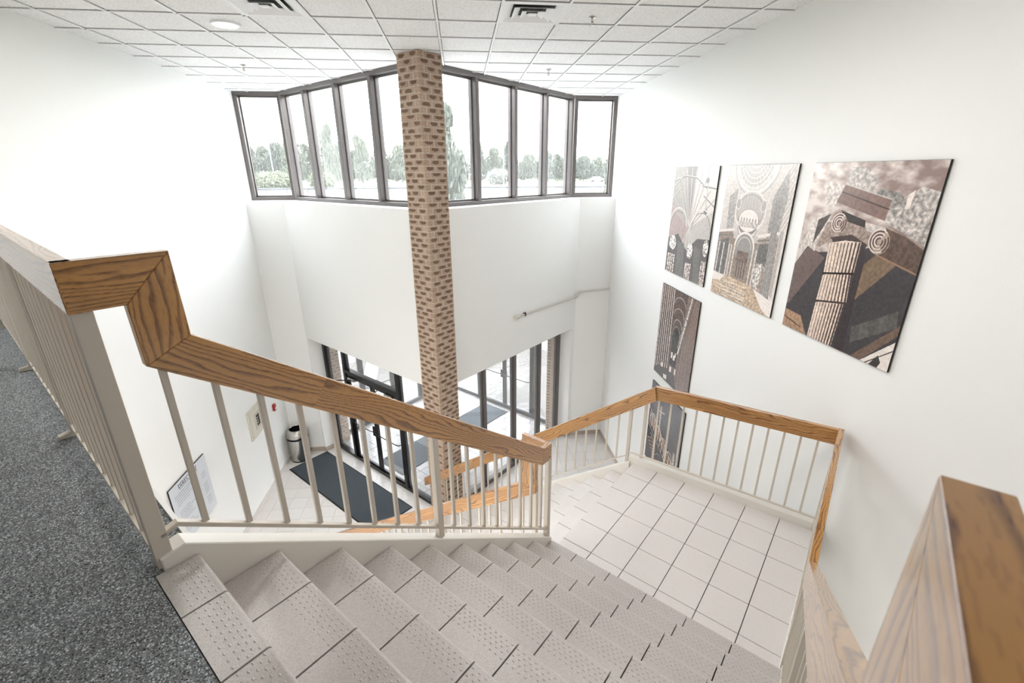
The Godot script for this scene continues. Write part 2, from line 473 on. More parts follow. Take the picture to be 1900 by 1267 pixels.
func ceiling() -> void:
	var c := thing("ceiling", "suspended ceiling of white fissured lay-in tiles in a metal grid", "ceiling", Vector3(-0.44, YC, -5), false, "", "structure")
	var bay := in_bay()
	var slab := Mb.new()
	var big := PackedVector2Array([Vector2(XL - 0.2, 7.2), Vector2(XR + 0.2, 7.2), Vector2(XR + 0.2, -10.2), Vector2(10.2 - 5.6 * sqrt(2.0), -10.2), uv2xz(4.95, 5.62), Vector2(-10.2 + 4.95 * sqrt(2.0), -10.2), Vector2(XL - 0.2, -10.2)])
	slab.prism(big, -YC - 0.2, -YC - 0.03, TP)
	part(c, "shade_backing", slab, M.shade_backing)
	var T := 0.61; var x0 := -4.4278; var z0 := 5.4425
	var holes := [Vector2i(4, -1), Vector2i(8, -1)]
	var full := Mb.new()
	full.box(Vector3(-T / 2 + 0.018, 0.006, -T / 2 + 0.018), Vector3(T / 2 - 0.018, 0.022, T / 2 - 0.018), 0.001)
	var full_mesh := full.mesh()
	for k in range(0, 13):
		for m in range(-7, 8):
			var cell := PackedVector2Array([Vector2(x0 + T * k + 0.018, -(z0 + T * m) - 0.018), Vector2(x0 + T * (k + 1) - 0.018, -(z0 + T * m) - 0.018), Vector2(x0 + T * (k + 1) - 0.018, -(z0 + T * (m + 1)) + 0.018), Vector2(x0 + T * k + 0.018, -(z0 + T * (m + 1)) + 0.018)])
			if holes.has(Vector2i(k, m)):
				continue
			var got := Geometry2D.intersect_polygons(cell, bay)
			for g in got:
				if absf(poly_area(g)) < 0.004:
					continue
				if absf(absf(poly_area(g)) - pow(T - 0.036, 2)) < 0.001:
					put(c, "ceiling_tile", full_mesh, M.ctile, Vector3(x0 + T * (k + 0.5), YC, -(z0 + T * (m + 0.5))))
				else:
					var b := Mb.new()
					b.prism(g, -YC - 0.022, -YC - 0.006, TP)
					part(c, "ceiling_tile", b, M.ctile)
	for k in range(1, 13):
		for line in Geometry2D.intersect_polyline_with_polygon(PackedVector2Array([Vector2(x0 + T * k, -1.1), Vector2(x0 + T * k, -10.5)]), bay):
			var b := Mb.new()
			b.box(Vector3(line[0].x - 0.012, YC - 0.005, line[0].y), Vector3(line[0].x + 0.012, YC + 0.004, line[line.size() - 1].y), 0.001)
			part(c, "tee_bar", b, M.tee)
	for m in range(-6, 8):
		for line in Geometry2D.intersect_polyline_with_polygon(PackedVector2Array([Vector2(-5, -(z0 + T * m)), Vector2(4, -(z0 + T * m))]), bay):
			var b := Mb.new()
			b.box(Vector3(line[0].x, YC - 0.005, line[0].y - 0.012), Vector3(line[line.size() - 1].x, YC + 0.004, line[0].y + 0.012), 0.001)
			part(c, "tee_bar", b, M.tee)
	# back part of the ceiling, over the corridor
	var back := Mb.new()
	back.box(Vector3(XL, YC, -1.0), Vector3(XR, YC + 0.02, 7.0))
	part(c, "corridor_panel", back, M.ctile)
	# square diffusers
	for i in 2:
		var cx: float = [x0 + T * 4.5, x0 + T * 8.5][i]
		var cz := -(z0 - T * 0.5)
		var d := thing("air_diffuser", ["square metal air diffuser in the ceiling beside the round light", "square metal air diffuser in the ceiling above the brick pier, beside a sprinkler"][i], "air vent", Vector3(cx, YC, cz), false, "square ceiling diffusers")
		var ctr := Vector3(cx, YC, cz)
		var bk := Mb.new()
		bk.box(ctr + Vector3(-0.29, 0.022, -0.29), ctr + Vector3(0.29, 0.029, 0.29))
		part(d, "shade_backing", bk, M.dark)  # black sheet standing in for the shade up behind the louvres
		for ring in 5:
			var ro: float = [0.300, 0.262, 0.190, 0.110, 0.040][ring]
			var ri: float = [0.262, 0.198, 0.125, 0.055, 0.0][ring]
			var yo: float = [-0.004, -0.006, -0.012, -0.016, -0.012][ring]
			var yi: float = [-0.006, 0.018, 0.014, 0.008, -0.014][ring]
			var rb := Mb.new()
			for s in 4:
				var r0 := Basis(Vector3.UP, PI / 2 * s)
				var p0 := ctr + r0 * Vector3(-ro, yo, ro); var p1 := ctr + r0 * Vector3(ro, yo, ro)
				var p2 := ctr + r0 * Vector3(ri, yi, ri); var p3 := ctr + r0 * Vector3(-ri, yi, ri)
				var nn := (p1 - p0).cross(p3 - p0).normalized()
				if nn.y > 0: nn = -nn
				rb.quad(p0, p1, p2, p3, nn)
				var lift := Vector3(0, 0.003, 0)
				rb.quad(p0 + lift, p1 + lift, p2 + lift, p3 + lift, -nn)
				rb.quad(p0, p1, p1 + lift, p0 + lift, r0 * Vector3(0, 0, 1))
			part(d, ["outer_frame", "louvre_ring", "louvre_ring", "louvre_ring", "centre_plate"][ring], rb, M.tee)
	# round recessed light
	var pl := Vector3(-2.297, YC, -5.755)
	var l := thing("added_fill_light", "round recessed ceiling light with a pale greenish lens", "ceiling light", pl)
	var lb := Mb.new()
	lb.lathe(pl, pv([0.138, 0.006, 0.138, -0.012, 0.118, -0.014, 0.116, 0.0]), 28)
	part(l, "trim_ring", lb, M.tee)
	lb = Mb.new()
	lb.lathe(pl, pv([0.117, -0.006, 0.09, -0.010, 0.05, -0.013, 0.0, -0.014]), 28)
	var lens := mat(Color(0.93, 0.98, 0.94), 0.3)
	lens.emission_enabled = true
	lens.emission = Color(0.92, 1.0, 0.94)
	lens.emission_energy_multiplier = 0.12
	part(l, "lens", lb, lens)
	var om := AreaLight3D.new()
	om.name = "lamp"
	om.area_size = Vector2(0.2, 0.2)
	om.light_energy = 0.05
	om.light_color = Color(0.95, 1.0, 0.96)
	om.position = Vector3(0, -0.03, 0)
	om.rotation.x = -PI / 2
	om.shadow_enabled = true
	om.area_range = 20.0
	l.add_child(om)
	# sprinklers
	for s in [[Vector3(-2.943, YC, -7.70), "small pendent sprinkler in the left ceiling, in front of the windows"], [Vector3(1.364, YC, -5.20), "pendent sprinkler nearest the camera, beside the right diffuser"], [Vector3(1.375, YC, -7.62), "small pendent sprinkler in the right ceiling, in front of the windows"]]:
		var at: Vector3 = s[0]
		var sp := thing("sprinkler", s[1], "sprinkler", at, false, "ceiling sprinklers")
		var e := Mb.new()
		e.lathe(at, pv([0.0, 0.0, 0.035, -0.002, 0.036, -0.006, 0.014, -0.012, 0.009, -0.014]), 16)
		part(sp, "escutcheon", e, M.steel)
		e = Mb.new()
		e.lathe(at, pv([0.009, -0.006, 0.009, -0.03, 0.013, -0.03, 0.013, -0.036, 0.006, -0.04, 0.006, -0.06, 0.0, -0.062]), 12)
		for sx in [-1.0, 1.0]:
			e.tube(PackedVector3Array([at + Vector3(0.01 * sx, -0.035, 0), at + Vector3(0.014 * sx, -0.05, 0), at + Vector3(0.004 * sx, -0.068, 0)]), 0.003, 6)
		part(sp, "body", e, M.steel)
		e = Mb.new()
		e.lathe(at, pv([0.0, -0.068, 0.019, -0.069, 0.02, -0.071, 0.0, -0.072]), 14)
		part(sp, "deflector", e, M.steel)

func poly_area(p: PackedVector2Array) -> float:
	var a := 0.0
	for i in p.size():
		a += p[i].cross(p[(i + 1) % p.size()])
	return a / 2

# ---------------------------------------------------------------- high windows
func windows() -> void:
	var y0 := 5.625; var y1 := YC
	# left wing, right wing (diagonal), and the two short end windows
	var wl := thing("window_1", "left wing of the high bay window, four tall panes in dark bronze mullions", "window", Vector3(4.75, y0, -7.4), true, "", "structure")
	frame_wing(wl, TV, 4.72, 5.45, 9.35, [8.51, 7.535, 6.56, 5.585], y0, y1, 0.075)
	var wr := thing("window_2", "right wing of the high bay window, four tall panes in dark bronze mullions", "window", Vector3(6.7, y0, -5.41), true, "", "structure")
	# right wing: s = u, w = -v
	frame_wing(wr, TU, -5.39, 4.85, 8.69, [5.86, 6.83, 7.77], y0, y1, 0.075, -1.0)
	for side in 2:
		var xa: float = [XL, 2.345][side]; var xb: float = [-3.25, XR][side]
		var we := thing("window_%d" % (3 + side), ["short end pane of the high window beside the left wall", "short end pane of the high window beside the right wall"][side], "window", Vector3((xa + xb) / 2, y0, ZW), false, "", "structure")
		var T := Transform3D(Basis(), Vector3(0, 0, 0))
		frame_wing(we, T, ZW, xa, xb, [], y0, y1, 0.075, -1.0)

func frame_wing(o: Node3D, T: Transform3D, w: float, s0: float, s1: float, posts: Array, y0: float, y1: float, pw: float, out := 1.0) -> void:
	# curtain wall strip: s along, w = front face, depth goes to w + out * 0.17
	var d := 0.17 * out
	var stations: Array = [s0 + pw * 0.5] + posts + [s1 - pw * 0.5]
	stations.sort()
	for i in stations.size():
		var s: float = stations[i]
		var b := Mb.new()
		b.box(Vector3(s - pw / 2, y0, w), Vector3(s + pw / 2, y1, w + d), 0.004, T)
		b.box(Vector3(s - pw / 2 - 0.018, y0 + 0.07, w + d * 0.5), Vector3(s + pw / 2 + 0.018, y1 - 0.06, w + d * 0.72), 0.003, T)
		part(o, "mullion", b, M.bronze)
	var hb := Mb.new()
	hb.box(Vector3(s0, y1 - 0.055, w - d * 0.04), Vector3(s1, y1 + 0.02, w + d), 0.004, T)
	hb.box(Vector3(s0, y1 - 0.085, w + d * 0.5), Vector3(s1, y1 - 0.05, w + d * 0.72), 0.003, T)
	part(o, "header", hb, M.bronze)
	var sb := Mb.new()
	sb.box(Vector3(s0, y0 - 0.01, w - d * 0.04), Vector3(s1, y0 + 0.06, w + d), 0.004, T)
	sb.box(Vector3(s0, y0 + 0.055, w + d * 0.5), Vector3(s1, y0 + 0.09, w + d * 0.72), 0.003, T)
	part(o, "sill_rail", sb, M.bronze)
	for i in stations.size() - 1:
		var g := Mb.new()
		g.box(Vector3(stations[i] + pw / 2 - 0.002, y0 + 0.07, w + d * 0.60), Vector3(stations[i + 1] - pw / 2 + 0.002, y1 - 0.06, w + d * 0.60 + 0.006 * out), 0.0, T)
		part(o, "pane", g, M.glass)

# ---------------------------------------------------------------- brick pier
func brick_mesh(len_: float, h: float, d: float, u0: float, u1: float) -> ArrayMesh:
	var b := Mb.new()
	var c := 0.004
	var p := Vector3(len_ / 2, h / 2, d / 2)
	for s in [-1.0, 1.0]:
		b.quad(Vector3(-p.x + c, -p.y + c, s * p.z), Vector3(p.x - c, -p.y + c, s * p.z), Vector3(p.x - c, p.y - c, s * p.z), Vector3(-p.x + c, p.y - c, s * p.z), Vector3(0, 0, s), Vector2(u0, 1), Vector2(u1, 1), Vector2(u1, 0), Vector2(u0, 0))
		b.quad(Vector3(s * p.x, -p.y + c, -p.z + c), Vector3(s * p.x, -p.y + c, p.z - c), Vector3(s * p.x, p.y - c, p.z - c), Vector3(s * p.x, p.y - c, -p.z + c), Vector3(s, 0, 0), Vector2(0.81, 1), Vector2(0.99, 1), Vector2(0.99, 0), Vector2(0.81, 0))
		b.quad(Vector3(-p.x + c, s * p.y, -p.z + c), Vector3(p.x - c, s * p.y, -p.z + c), Vector3(p.x - c, s * p.y, p.z - c), Vector3(-p.x + c, s * p.y, p.z - c), Vector3(0, s, 0), Vector2(0.81, 1), Vector2(0.99, 1), Vector2(0.99, 0), Vector2(0.81, 0))
		for q in [-1.0, 1.0]:
			b.quad(Vector3(s * p.x, -p.y + c, q * (p.z - c)), Vector3(s * p.x, p.y - c, q * (p.z - c)), Vector3(s * (p.x - c), p.y - c, q * p.z), Vector3(s * (p.x - c), -p.y + c, q * p.z), Vector3(s, 0, q).normalized(), Vector2(0.82, 1), Vector2(0.82, 0), Vector2(0.84, 0), Vector2(0.84, 1))
			b.quad(Vector3(-p.x + c, s * p.y, q * (p.z - c)), Vector3(p.x - c, s * p.y, q * (p.z - c)), Vector3(p.x - c, s * (p.y - c), q * p.z), Vector3(-p.x + c, s * (p.y - c), q * p.z), Vector3(0, s, q).normalized(), Vector2(0.82, 0.05), Vector2(0.95, 0.05), Vector2(0.95, 0.1), Vector2(0.82, 0.1))
			b.quad(Vector3(s * (p.x - c), q * p.y, -p.z + c), Vector3(s * (p.x - c), q * p.y, p.z - c), Vector3(s * p.x, q * (p.y - c), p.z - c), Vector3(s * p.x, q * (p.y - c), -p.z + c), Vector3(s, q, 0).normalized(), Vector2(0.82, 0.05), Vector2(0.95, 0.05), Vector2(0.95, 0.1), Vector2(0.82, 0.1))
	return b.mesh()

func pier() -> void:
	var u0 := 4.325; var v0 := 4.965; var S := 0.41; var hc := 0.0786
	var o := thing("brick_pier", "tall square pier of tan bricks with dark burnt patches at the bay point", "brick column", Vector3(u0, 0, -v0), true)
	var core := Mb.new()
	core.box(Vector3(u0 + 0.005, 0, -v0 - 0.005), Vector3(u0 + S - 0.005, YC, -v0 - S + 0.005))
	part(o, "mortar_core", core, M.mortar, "pale mortar")
	var st := brick_mesh(0.196, hc - 0.0095, 0.096, 0.0, 0.6)
	var hd := brick_mesh(0.092, hc - 0.0095, 0.094, 0.605, 0.795)
	var plain_hd := brick_mesh(0.092, hc - 0.0095, 0.094, 0.81, 0.99)
	var rest := Mb.new()
	for k in 96:
		var y := YC - hc * (k + 0.5)
		var spots := []
		if k % 2 == 0:
			spots = [[st, u0 + 0.048, v0 + 0.099, PI / 2], [st, u0 + 0.048, v0 + 0.311, PI / 2], [st, u0 + 0.213, v0 + 0.048, 0.0], [hd, u0 + 0.364, v0 + 0.048, 0.0]]
		else:
			spots = [[st, u0 + 0.099, v0 + 0.048, 0.0], [st, u0 + 0.311, v0 + 0.048, 0.0], [st, u0 + 0.048, v0 + 0.213, PI / 2], [hd if rng.randf() < 0.7 else plain_hd, u0 + 0.048, v0 + 0.364, PI / 2]]
		for s in spots:
			var j := rng.randf_range(-0.0015, 0.0015)
			var at := Vector3(s[1] + j, y, -s[2] + rng.randf_range(-0.0015, 0.0015))
			var m: Material = M.bricks[rng.randi_range(0, 5)]
			var turn: float = s[3] + (PI if rng.randf() < 0.5 else 0.0)
			if k < 75:
				put(o, "brick", s[0], m, at, "", "", turn)
			else:
				var arr: Array = s[0].surface_get_arrays(0)
				var bs := Basis(Vector3.UP, turn)
				for i in arr[Mesh.ARRAY_VERTEX].size():
					rest.v.append(bs * arr[Mesh.ARRAY_VERTEX][i] + at)
					rest.n.append(bs * arr[Mesh.ARRAY_NORMAL][i])
					rest.t.append(arr[Mesh.ARRAY_TEX_UV][i])
	part(o, "brickwork", rest, M.bricks[0], "", "stuff")

# ---------------------------------------------------------------- entrance vestibule
func storefront(o: Node3D, T: Transform3D, w: float, out: float, s0: float, s1: float, posts: Array, y1: float, m: Material, dep := 0.11, pw := 0.055, bottom := 0.10) -> void:
	var d := dep * out
	for s in posts:
		var b := Mb.new()
		b.box(Vector3(s - pw / 2, 0, w), Vector3(s + pw / 2, y1, w + d), 0.003, T)
		b.box(Vector3(s - pw / 2 - 0.012, bottom, w + d * 0.35), Vector3(s + pw / 2 + 0.012, y1, w + d * 0.65), 0.002, T)
		part(o, "post", b, m)
	var rb := Mb.new()
	rb.box(Vector3(s0, 0, w), Vector3(s1, bottom, w + d), 0.003, T)
	part(o, "bottom_rail", rb, m)
	rb = Mb.new()
	rb.box(Vector3(s0, y1 - 0.06, w), Vector3(s1, y1, w + d), 0.003, T)
	part(o, "head_rail", rb, m)

func glazing(o: Node3D, T: Transform3D, w: float, s0: float, s1: float, y0: float, y1: float) -> void:
	var g := Mb.new()
	g.box(Vector3(s0, y0, w), Vector3(s1, y1, w + 0.006), 0.0, T)
	part(o, "pane", g, M.glass)

func leaf(o: Node3D, T: Transform3D, w: float, out: float, s0: float, s1: float, y1: float, m: Material, latch: float) -> void:
	# one glass door leaf: narrow stiles, rails, push bar
	var d := 0.045 * out
	var f := Mb.new()
	for s in [[s0, s0 + 0.055], [s1 - 0.055, s1]]:
		f.box(Vector3(s[0], 0.01, w), Vector3(s[1], y1, w + d), 0.003, T)
	f.box(Vector3(s0, 0.01, w), Vector3(s1, 0.11, w + d), 0.003, T)
	f.box(Vector3(s0, y1 - 0.06, w), Vector3(s1, y1, w + d), 0.003, T)
	var lf := part(o, "door_leaf", f, m)
	var g := Mb.new()
	g.box(Vector3(s0 + 0.05, 0.10, w + d * 0.5), Vector3(s1 - 0.05, y1 - 0.05, w + d * 0.5 + 0.006), 0.0, T)
	part(lf, "pane", g, M.glass)
	var pb := Mb.new()
	var pts := PackedVector3Array()
	var lo := s0 + 0.03; var hi := s1 - 0.03
	for p in [[lo, 0.0], [lo + 0.02, -0.06], [lo + 0.09, -0.08], [hi - 0.09, -0.08], [hi - 0.02, -0.06], [hi, 0.0]]:
		pts.append(T * Vector3(p[0], 1.02, w + p[1] * out))
	pb.tube(pts, 0.011, 8)
	part(lf, "push_bar", pb, M.black)
	var lk := Mb.new()
	lk.box(Vector3(latch - 0.05, 0.90, w - 0.035 * out), Vector3(latch + 0.05, 1.13, w), 0.006, T)
	part(lf, "lock_box", lk, m)

func closer(o: Node3D, T: Transform3D, w: float, out: float, s0: float, s1: float, y: float) -> void:
	var b := Mb.new()
	b.box(Vector3(s0, y - 0.035, w - 0.07 * out), Vector3(s0 + 0.24, y + 0.03, w), 0.006, T)
	part(o, "door_closer", b, M.steel)
	b = Mb.new()
	b.tube(PackedVector3Array([T * Vector3(s0 + 0.1, y, w - 0.06 * out), T * Vector3(s0 + 0.32, y + 0.02, w - 0.30 * out), T * Vector3(s1, y + 0.07, w - 0.03 * out)]), 0.01, 6)
	part(o, "closer_arm", b, M.alu)

func entrance() -> void:
	var H := 2.82
	# inner left: double doors with a transom
	var a := thing("door_1", "inner black glass double doors with a transom, left of the brick pier", "door", Vector3(4.7, 0, -7.4), true, "", "structure")
	storefront(a, TV, 4.70, 1.0, 5.38, 9.19, [9.14, 8.40, 6.60, 5.42], H, M.black, 0.12, 0.075, 0.07)
	var tb := Mb.new()
	tb.box(Vector3(6.60, 2.14, 4.70), Vector3(8.40, 2.21, 4.82), 0.003, TV)
	tb.box(Vector3(6.60, 2.09, 4.73), Vector3(8.40, 2.15, 4.79), 0.003, TV)
	part(a, "transom_bar", tb, M.black)
	glazing(a, TV, 4.76, 6.63, 8.37, 2.20, H - 0.05)
	glazing(a, TV, 4.76, 8.43, 9.11, 0.06, H - 0.05)
	glazing(a, TV, 4.76, 5.45, 6.57, 0.06, H - 0.05)
	leaf(a, TV, 4.74, 1.0, 7.505, 8.36, 2.09, M.black, 7.54)
	leaf(a, TV, 4.74, 1.0, 6.64, 7.495, 2.09, M.black, 7.46)
	closer(a, TV, 4.74, 1.0, 8.02, 7.75, 2.05)
	closer(a, TV, 4.74, 1.0, 6.76, 7.2, 2.05)
	# inner right: fixed glazing (s = u, w = -v)
	var r := thing("window_5", "inner fixed glazing with bronze posts, right of the brick pier", "window", Vector3(6.6, 0, -5.38), true, "", "structure")
	storefront(r, TU, -5.37, -1.0, 4.74, 8.44, [4.78, 5.83, 6.76, 7.65, 8.40], H, M.bronze, 0.12, 0.075, 0.10)
	for k in 4:
		var st := [4.82, 5.87, 6.80, 7.69, 8.36]
		glazing(r, TU, -5.43, st[k], st[k + 1] - 0.08, 0.09, H - 0.05)
	# outer right and outer left
	var p := thing("door_2", "outer glass double doors of the vestibule, right of the brick pier", "door", Vector3(8.7, 0, -7.4), true, "", "structure")
	storefront(p, TV, 8.66, 1.0, 5.68, 9.5, [9.45, 8.24, 6.34, 5.72], H, M.alu, 0.11, 0.06, 0.10)
	glazing(p, TV, 8.71, 8.28, 9.42, 0.09, H - 0.05)
	glazing(p, TV, 8.71, 5.75, 6.30, 0.09, H - 0.05)
	leaf(p, TV, 8.69, 1.0, 7.295, 8.20, H - 0.07, M.alu, 7.34)
	leaf(p, TV, 8.69, 1.0, 6.38, 7.285, H - 0.07, M.alu, 7.24)
	var q := thing("door_3", "outer glass double doors of the vestibule, seen through the inner doors on the left", "door", Vector3(6.7, 0, -9.5), true, "", "structure")
	storefront(q, TU, -9.46, -1.0, 5.05, 8.77, [5.09, 5.74, 7.60, 8.72], H, M.alu, 0.11, 0.06, 0.10)
	glazing(q, TU, -9.52, 5.12, 5.70, 0.09, H - 0.05)
	glazing(q, TU, -9.52, 7.64, 8.68, 0.09, H - 0.05)
	leaf(q, TU, -9.49, -1.0, 5.78, 6.665, H - 0.07, M.alu, 6.62)
	leaf(q, TU, -9.49, -1.0, 6.675, 7.56, H - 0.07, M.alu, 6.72)
	# vestibule roof
	var rf := Mb.new()
	rf.box(Vector3(4.9, H, -5.55), Vector3(9.0, H + 0.3, -9.8))
	part(thing("ceiling", "flat white ceiling over the entrance vestibule", "ceiling", Vector3(6.9, H, -7.6), true, "", "structure"), "soffit", rf, M.white)
	# brick piers at the two side corners
	var hc := 0.0786
	var hd := brick_mesh(0.25, hc - 0.0095, 0.10, 0.0, 0.6)
	var mid := brick_mesh(0.13, hc - 0.0095, 0.10, 0.605, 0.795)
	var spots := [[4.85, 5.085, 9.215, 9.62, "narrow brick pier outside the glass, left of the black doors"], [8.45, 8.82, 5.505, 5.74, "narrow brick pier at the right corner of the vestibule"]]
	for s in spots:
		var o := thing("brick_pier", s[4], "brick column", Vector3(s[0], 0, -s[2]), true, "narrow vestibule piers")
		var core := Mb.new()
		core.box(Vector3(s[0] + 0.012, 0, -s[2] - 0.012), Vector3(s[1] - 0.012, H, -s[3] + 0.012))
		part(o, "mortar_core", core, M.mortar)
		for k in 35:
			var y: float = hc * (k + 0.5)
			for face in 2:
				if face == 0:   # faces -v
					var wide: float = s[1] - s[0]
					for e in 2:
						var odd := (k + e) % 2
						var msh := hd if odd else mid
						var lw := (0.25 if odd else 0.13)
						var scale_to: float = wide * (0.655 if odd else 0.32) / lw
						var bi := put(o, "brick", msh, M.bricks[rng.randi_range(0, 5)], Vector3(s[0] + wide * (0.335 if odd else 0.165) if e == 0 else s[1] - wide * (0.335 if odd else 0.165), y, -s[2] - 0.05))
						bi.scale.x = scale_to
				else:           # faces -u, behind the first brick
					var deep: float = s[3] - s[2] - 0.11
					var bi := put(o, "brick", hd, M.bricks[rng.randi_range(0, 5)], Vector3(s[0] + 0.05, y, -s[2] - 0.11 - deep / 2), "", "", PI / 2)
					bi.scale.x = deep / 0.25

# ---------------------------------------------------------------- ground floor
func ground_floor() -> void:
	var T := 0.31
	var f := thing("floor", "ground floor hall of pale pinkish square tiles", "floor", Vector3(-0.44, 0, -7), false, "", "structure")
	var sl := Mb.new()
	var hall := PackedVector2Array([Vector2(XL, 4.2), Vector2(XL, -9.72), Vector2(-3.5, -9.72), uv2xz(4.76, 9.19), uv2xz(4.76, 5.43), uv2xz(8.44, 5.43), Vector2(2.6, -9.72), Vector2(XR, -9.72), Vector2(XR, 4.2)])
	sl.box(Vector3(XL - 0.2, -0.25, -14.0), Vector3(XR + 0.2, -0.006, 5.0))
	part(f, "screed", sl, M.grout2)
	var full := Mb.new()
	full.box(Vector3(-T / 2 + 0.002, -0.012, -T / 2 + 0.002), Vector3(T / 2 - 0.002, 0, T / 2 - 0.002), 0.0012)
	var fm := full.mesh()
	var n := 0
	var rest := Mb.new()
	for k in range(-2, 23):
		for m in range(-37, 10):
			var x := -3.573 + T * k; var z := -7.035 - 0.3105 * m
			var cell := PackedVector2Array([Vector2(x + 0.002, z - 0.002), Vector2(x + T - 0.002, z - 0.002), Vector2(x + T - 0.002, z - T + 0.002), Vector2(x + 0.002, z - T + 0.002)])
			# only what lies beyond the flights and can be seen
			for g in Geometry2D.intersect_polygons(cell, hall):
				var ar := absf(poly_area(g))
				if ar < 0.002: continue
				var left := x < -0.6 and z < -5.5
				var right := x > 0.2 and z < -7.0
				var mtl: Material = M.tile if (k * 7 + m * 3) % 4 < 2 else M.tile2
				if (left or right) and n < 297:
					n += 1
					if absf(ar - pow(T - 0.004, 2)) < 0.001:
						put(f, "floor_tile", fm, mtl, Vector3(x + T / 2, 0, z - T / 2))
					else:
						var b := Mb.new()
						b.prism(g, 0.0, 0.012, TP)
						part(f, "floor_tile", b, mtl)
				else:
					rest.prism(g, 0.0, 0.012, TP)
	part(f, "tiling", rest, M.tile, "", "stuff")
	# vestibule tiles follow its own square
	var vf := thing("floor", "bright vestibule floor of pale square tiles behind the glass doors", "floor", Vector3(6.7, 0, -7.4), true, "", "structure")
	for i in range(0, 13):
		for j in range(0, 14):
			var u := 8.395 - T * (i - 0); var v := 5.634 + T * (j - 1)
			var u1 := minf(u + T - 0.008, 8.66); var va := maxf(v, 5.49); var vb := minf(v + T - 0.008, 9.46); var ua := maxf(u, 4.82)
			if u1 - ua < 0.03 or vb - va < 0.03: continue
			var b := Mb.new()
			b.box(Vector3(ua, -0.012, -va), Vector3(u1, 0.0, -vb), 0.0012)
			part(vf, "floor_tile", b, M.tile3)
	# baseboards
	var bl := Mb.new()
	bl.box(Vector3(XL, 0, ZB), Vector3(XL + 0.012, 0.11, -3.0), 0.002)
	part(thing("baseboard_left", "pale tile baseboard along the left wall of the ground floor", "baseboard", Vector3(XL, 0, -7), false, "", "structure"), "base_tile", bl, M.base_pale)
	bl = Mb.new()
	bl.box(Vector3(XR - 0.012, 0, ZB), Vector3(XR, 0.11, -3.0), 0.002)
	part(thing("baseboard_right", "tile baseboard along the right wall of the ground floor", "baseboard", Vector3(XR, 0, -7), false, "", "structure"), "base_tile", bl, M.base)
	bl = Mb.new()
	bl.box(Vector3(XL + 0.012, 0, ZB), Vector3(-3.41, 0.11, ZB + 0.012), 0.002)
	bl.box(Vector3(4.408, 0, -9.26), Vector3(4.42, 0.11, -9.19), 0.001, Transform3D(Basis(Vector3.UP, PI / 4), Vector3.ZERO))
	bl.box(Vector3(4.42, 0, -9.178), Vector3(4.69, 0.11, -9.19), 0.001, Transform3D(Basis(Vector3.UP, PI / 4), Vector3.ZERO))
	part(thing("baseboard_front", "brownish tile baseboard behind the steel bin", "baseboard", Vector3(-3.7, 0, ZB), false, "", "structure"), "base_tile", bl, M.base)
	bl = Mb.new()
	bl.box(Vector3(2.45, 0, ZB), Vector3(XR - 0.012, 0.11, ZB + 0.012), 0.002)
	bl.box(Vector3(8.44, 0, -5.078), Vector3(8.57, 0.11, -5.09), 0.001, Transform3D(Basis(Vector3.UP, PI / 4), Vector3.ZERO))
	bl.box(Vector3(8.428, 0, -5.36), Vector3(8.44, 0.11, -5.09), 0.001, Transform3D(Basis(Vector3.UP, PI / 4), Vector3.ZERO))
	part(thing("baseboard_front", "brownish tile baseboard right of the entrance glazing", "baseboard", Vector3(2.9, 0, ZB), false, "", "structure"), "base_tile", bl, M.base)

# ---------------------------------------------------------------- stairs
func tread_mesh(depth: float, width: float, bumps: bool) -> ArrayMesh:
	# nose at s = 0 towards +s, back at s = -depth; across w 0..width; top at y = 0
	var b := Mb.new()
	var g := 0.0035
	var prof := PackedVector2Array([Vector2(-depth + g, -0.022), Vector2(-depth + g, 0.0)])
	for i in 7:
		var a := PI / 2 - PI / 2 * i / 6.0
		prof.append(Vector2(-0.013 + 0.013 * cos(a), -0.013 + 0.013 * sin(a)))
	prof.append(Vector2(0, -0.03)); prof.append(Vector2(-0.012, -0.03)); prof.append(Vector2(-0.012, -0.022))
	b.prism(prof, g, width - g, TU, Vector2(1, 0), 0.0)
	if bumps:
		var rows := [0.026, 0.042, 0.058, 0.076, 0.098]
		var pitch := 0.0302
		for r in rows.size():
			if rows[r] > depth - 0.03: continue
			var w := 0.012 + (pitch * 0.5 if r % 2 else 0.0)
			while w < width - 0.012:
				var c := Vector3(-rows[r], 0, w)
				var l := 0.0066; var t := 0.0032; var h := 0.0025
				var ring := [c + Vector3(-t, 0, -l * 0.6), c + Vector3(-t, 0, l * 0.6), c + Vector3(0, 0, l), c + Vector3(t, 0, l * 0.6), c + Vector3(t, 0, -l * 0.6), c + Vector3(0, 0, -l)]
				var top := [c + Vector3(0, h, -l * 0.45), c + Vector3(0, h, l * 0.45)]
				var near := [0, 1, 1, 1, 0, 0]
				for i in 6:
					var j := (i + 1) % 6
					var A: Vector3 = ring[i]; var B: Vector3 = ring[j]
					var nn: Vector3 = ((A + B) / 2 - c)
					nn = Vector3(nn.x, 0, nn.z).normalized() * 0.5 + Vector3.UP * 0.85
					nn = nn.normalized()
					var P: Vector3 = top[near[i]]; var Q: Vector3 = top[near[j]]
					b.tri(A, B, P, nn, Vector2(0, 0), Vector2(1, 0), Vector2(1, 1))
					if near[i] != near[j]:
						b.tri(B, P, Q, nn, Vector2(0, 0), Vector2(1, 0), Vector2(1, 1))
				w += pitch
	return b.mesh()

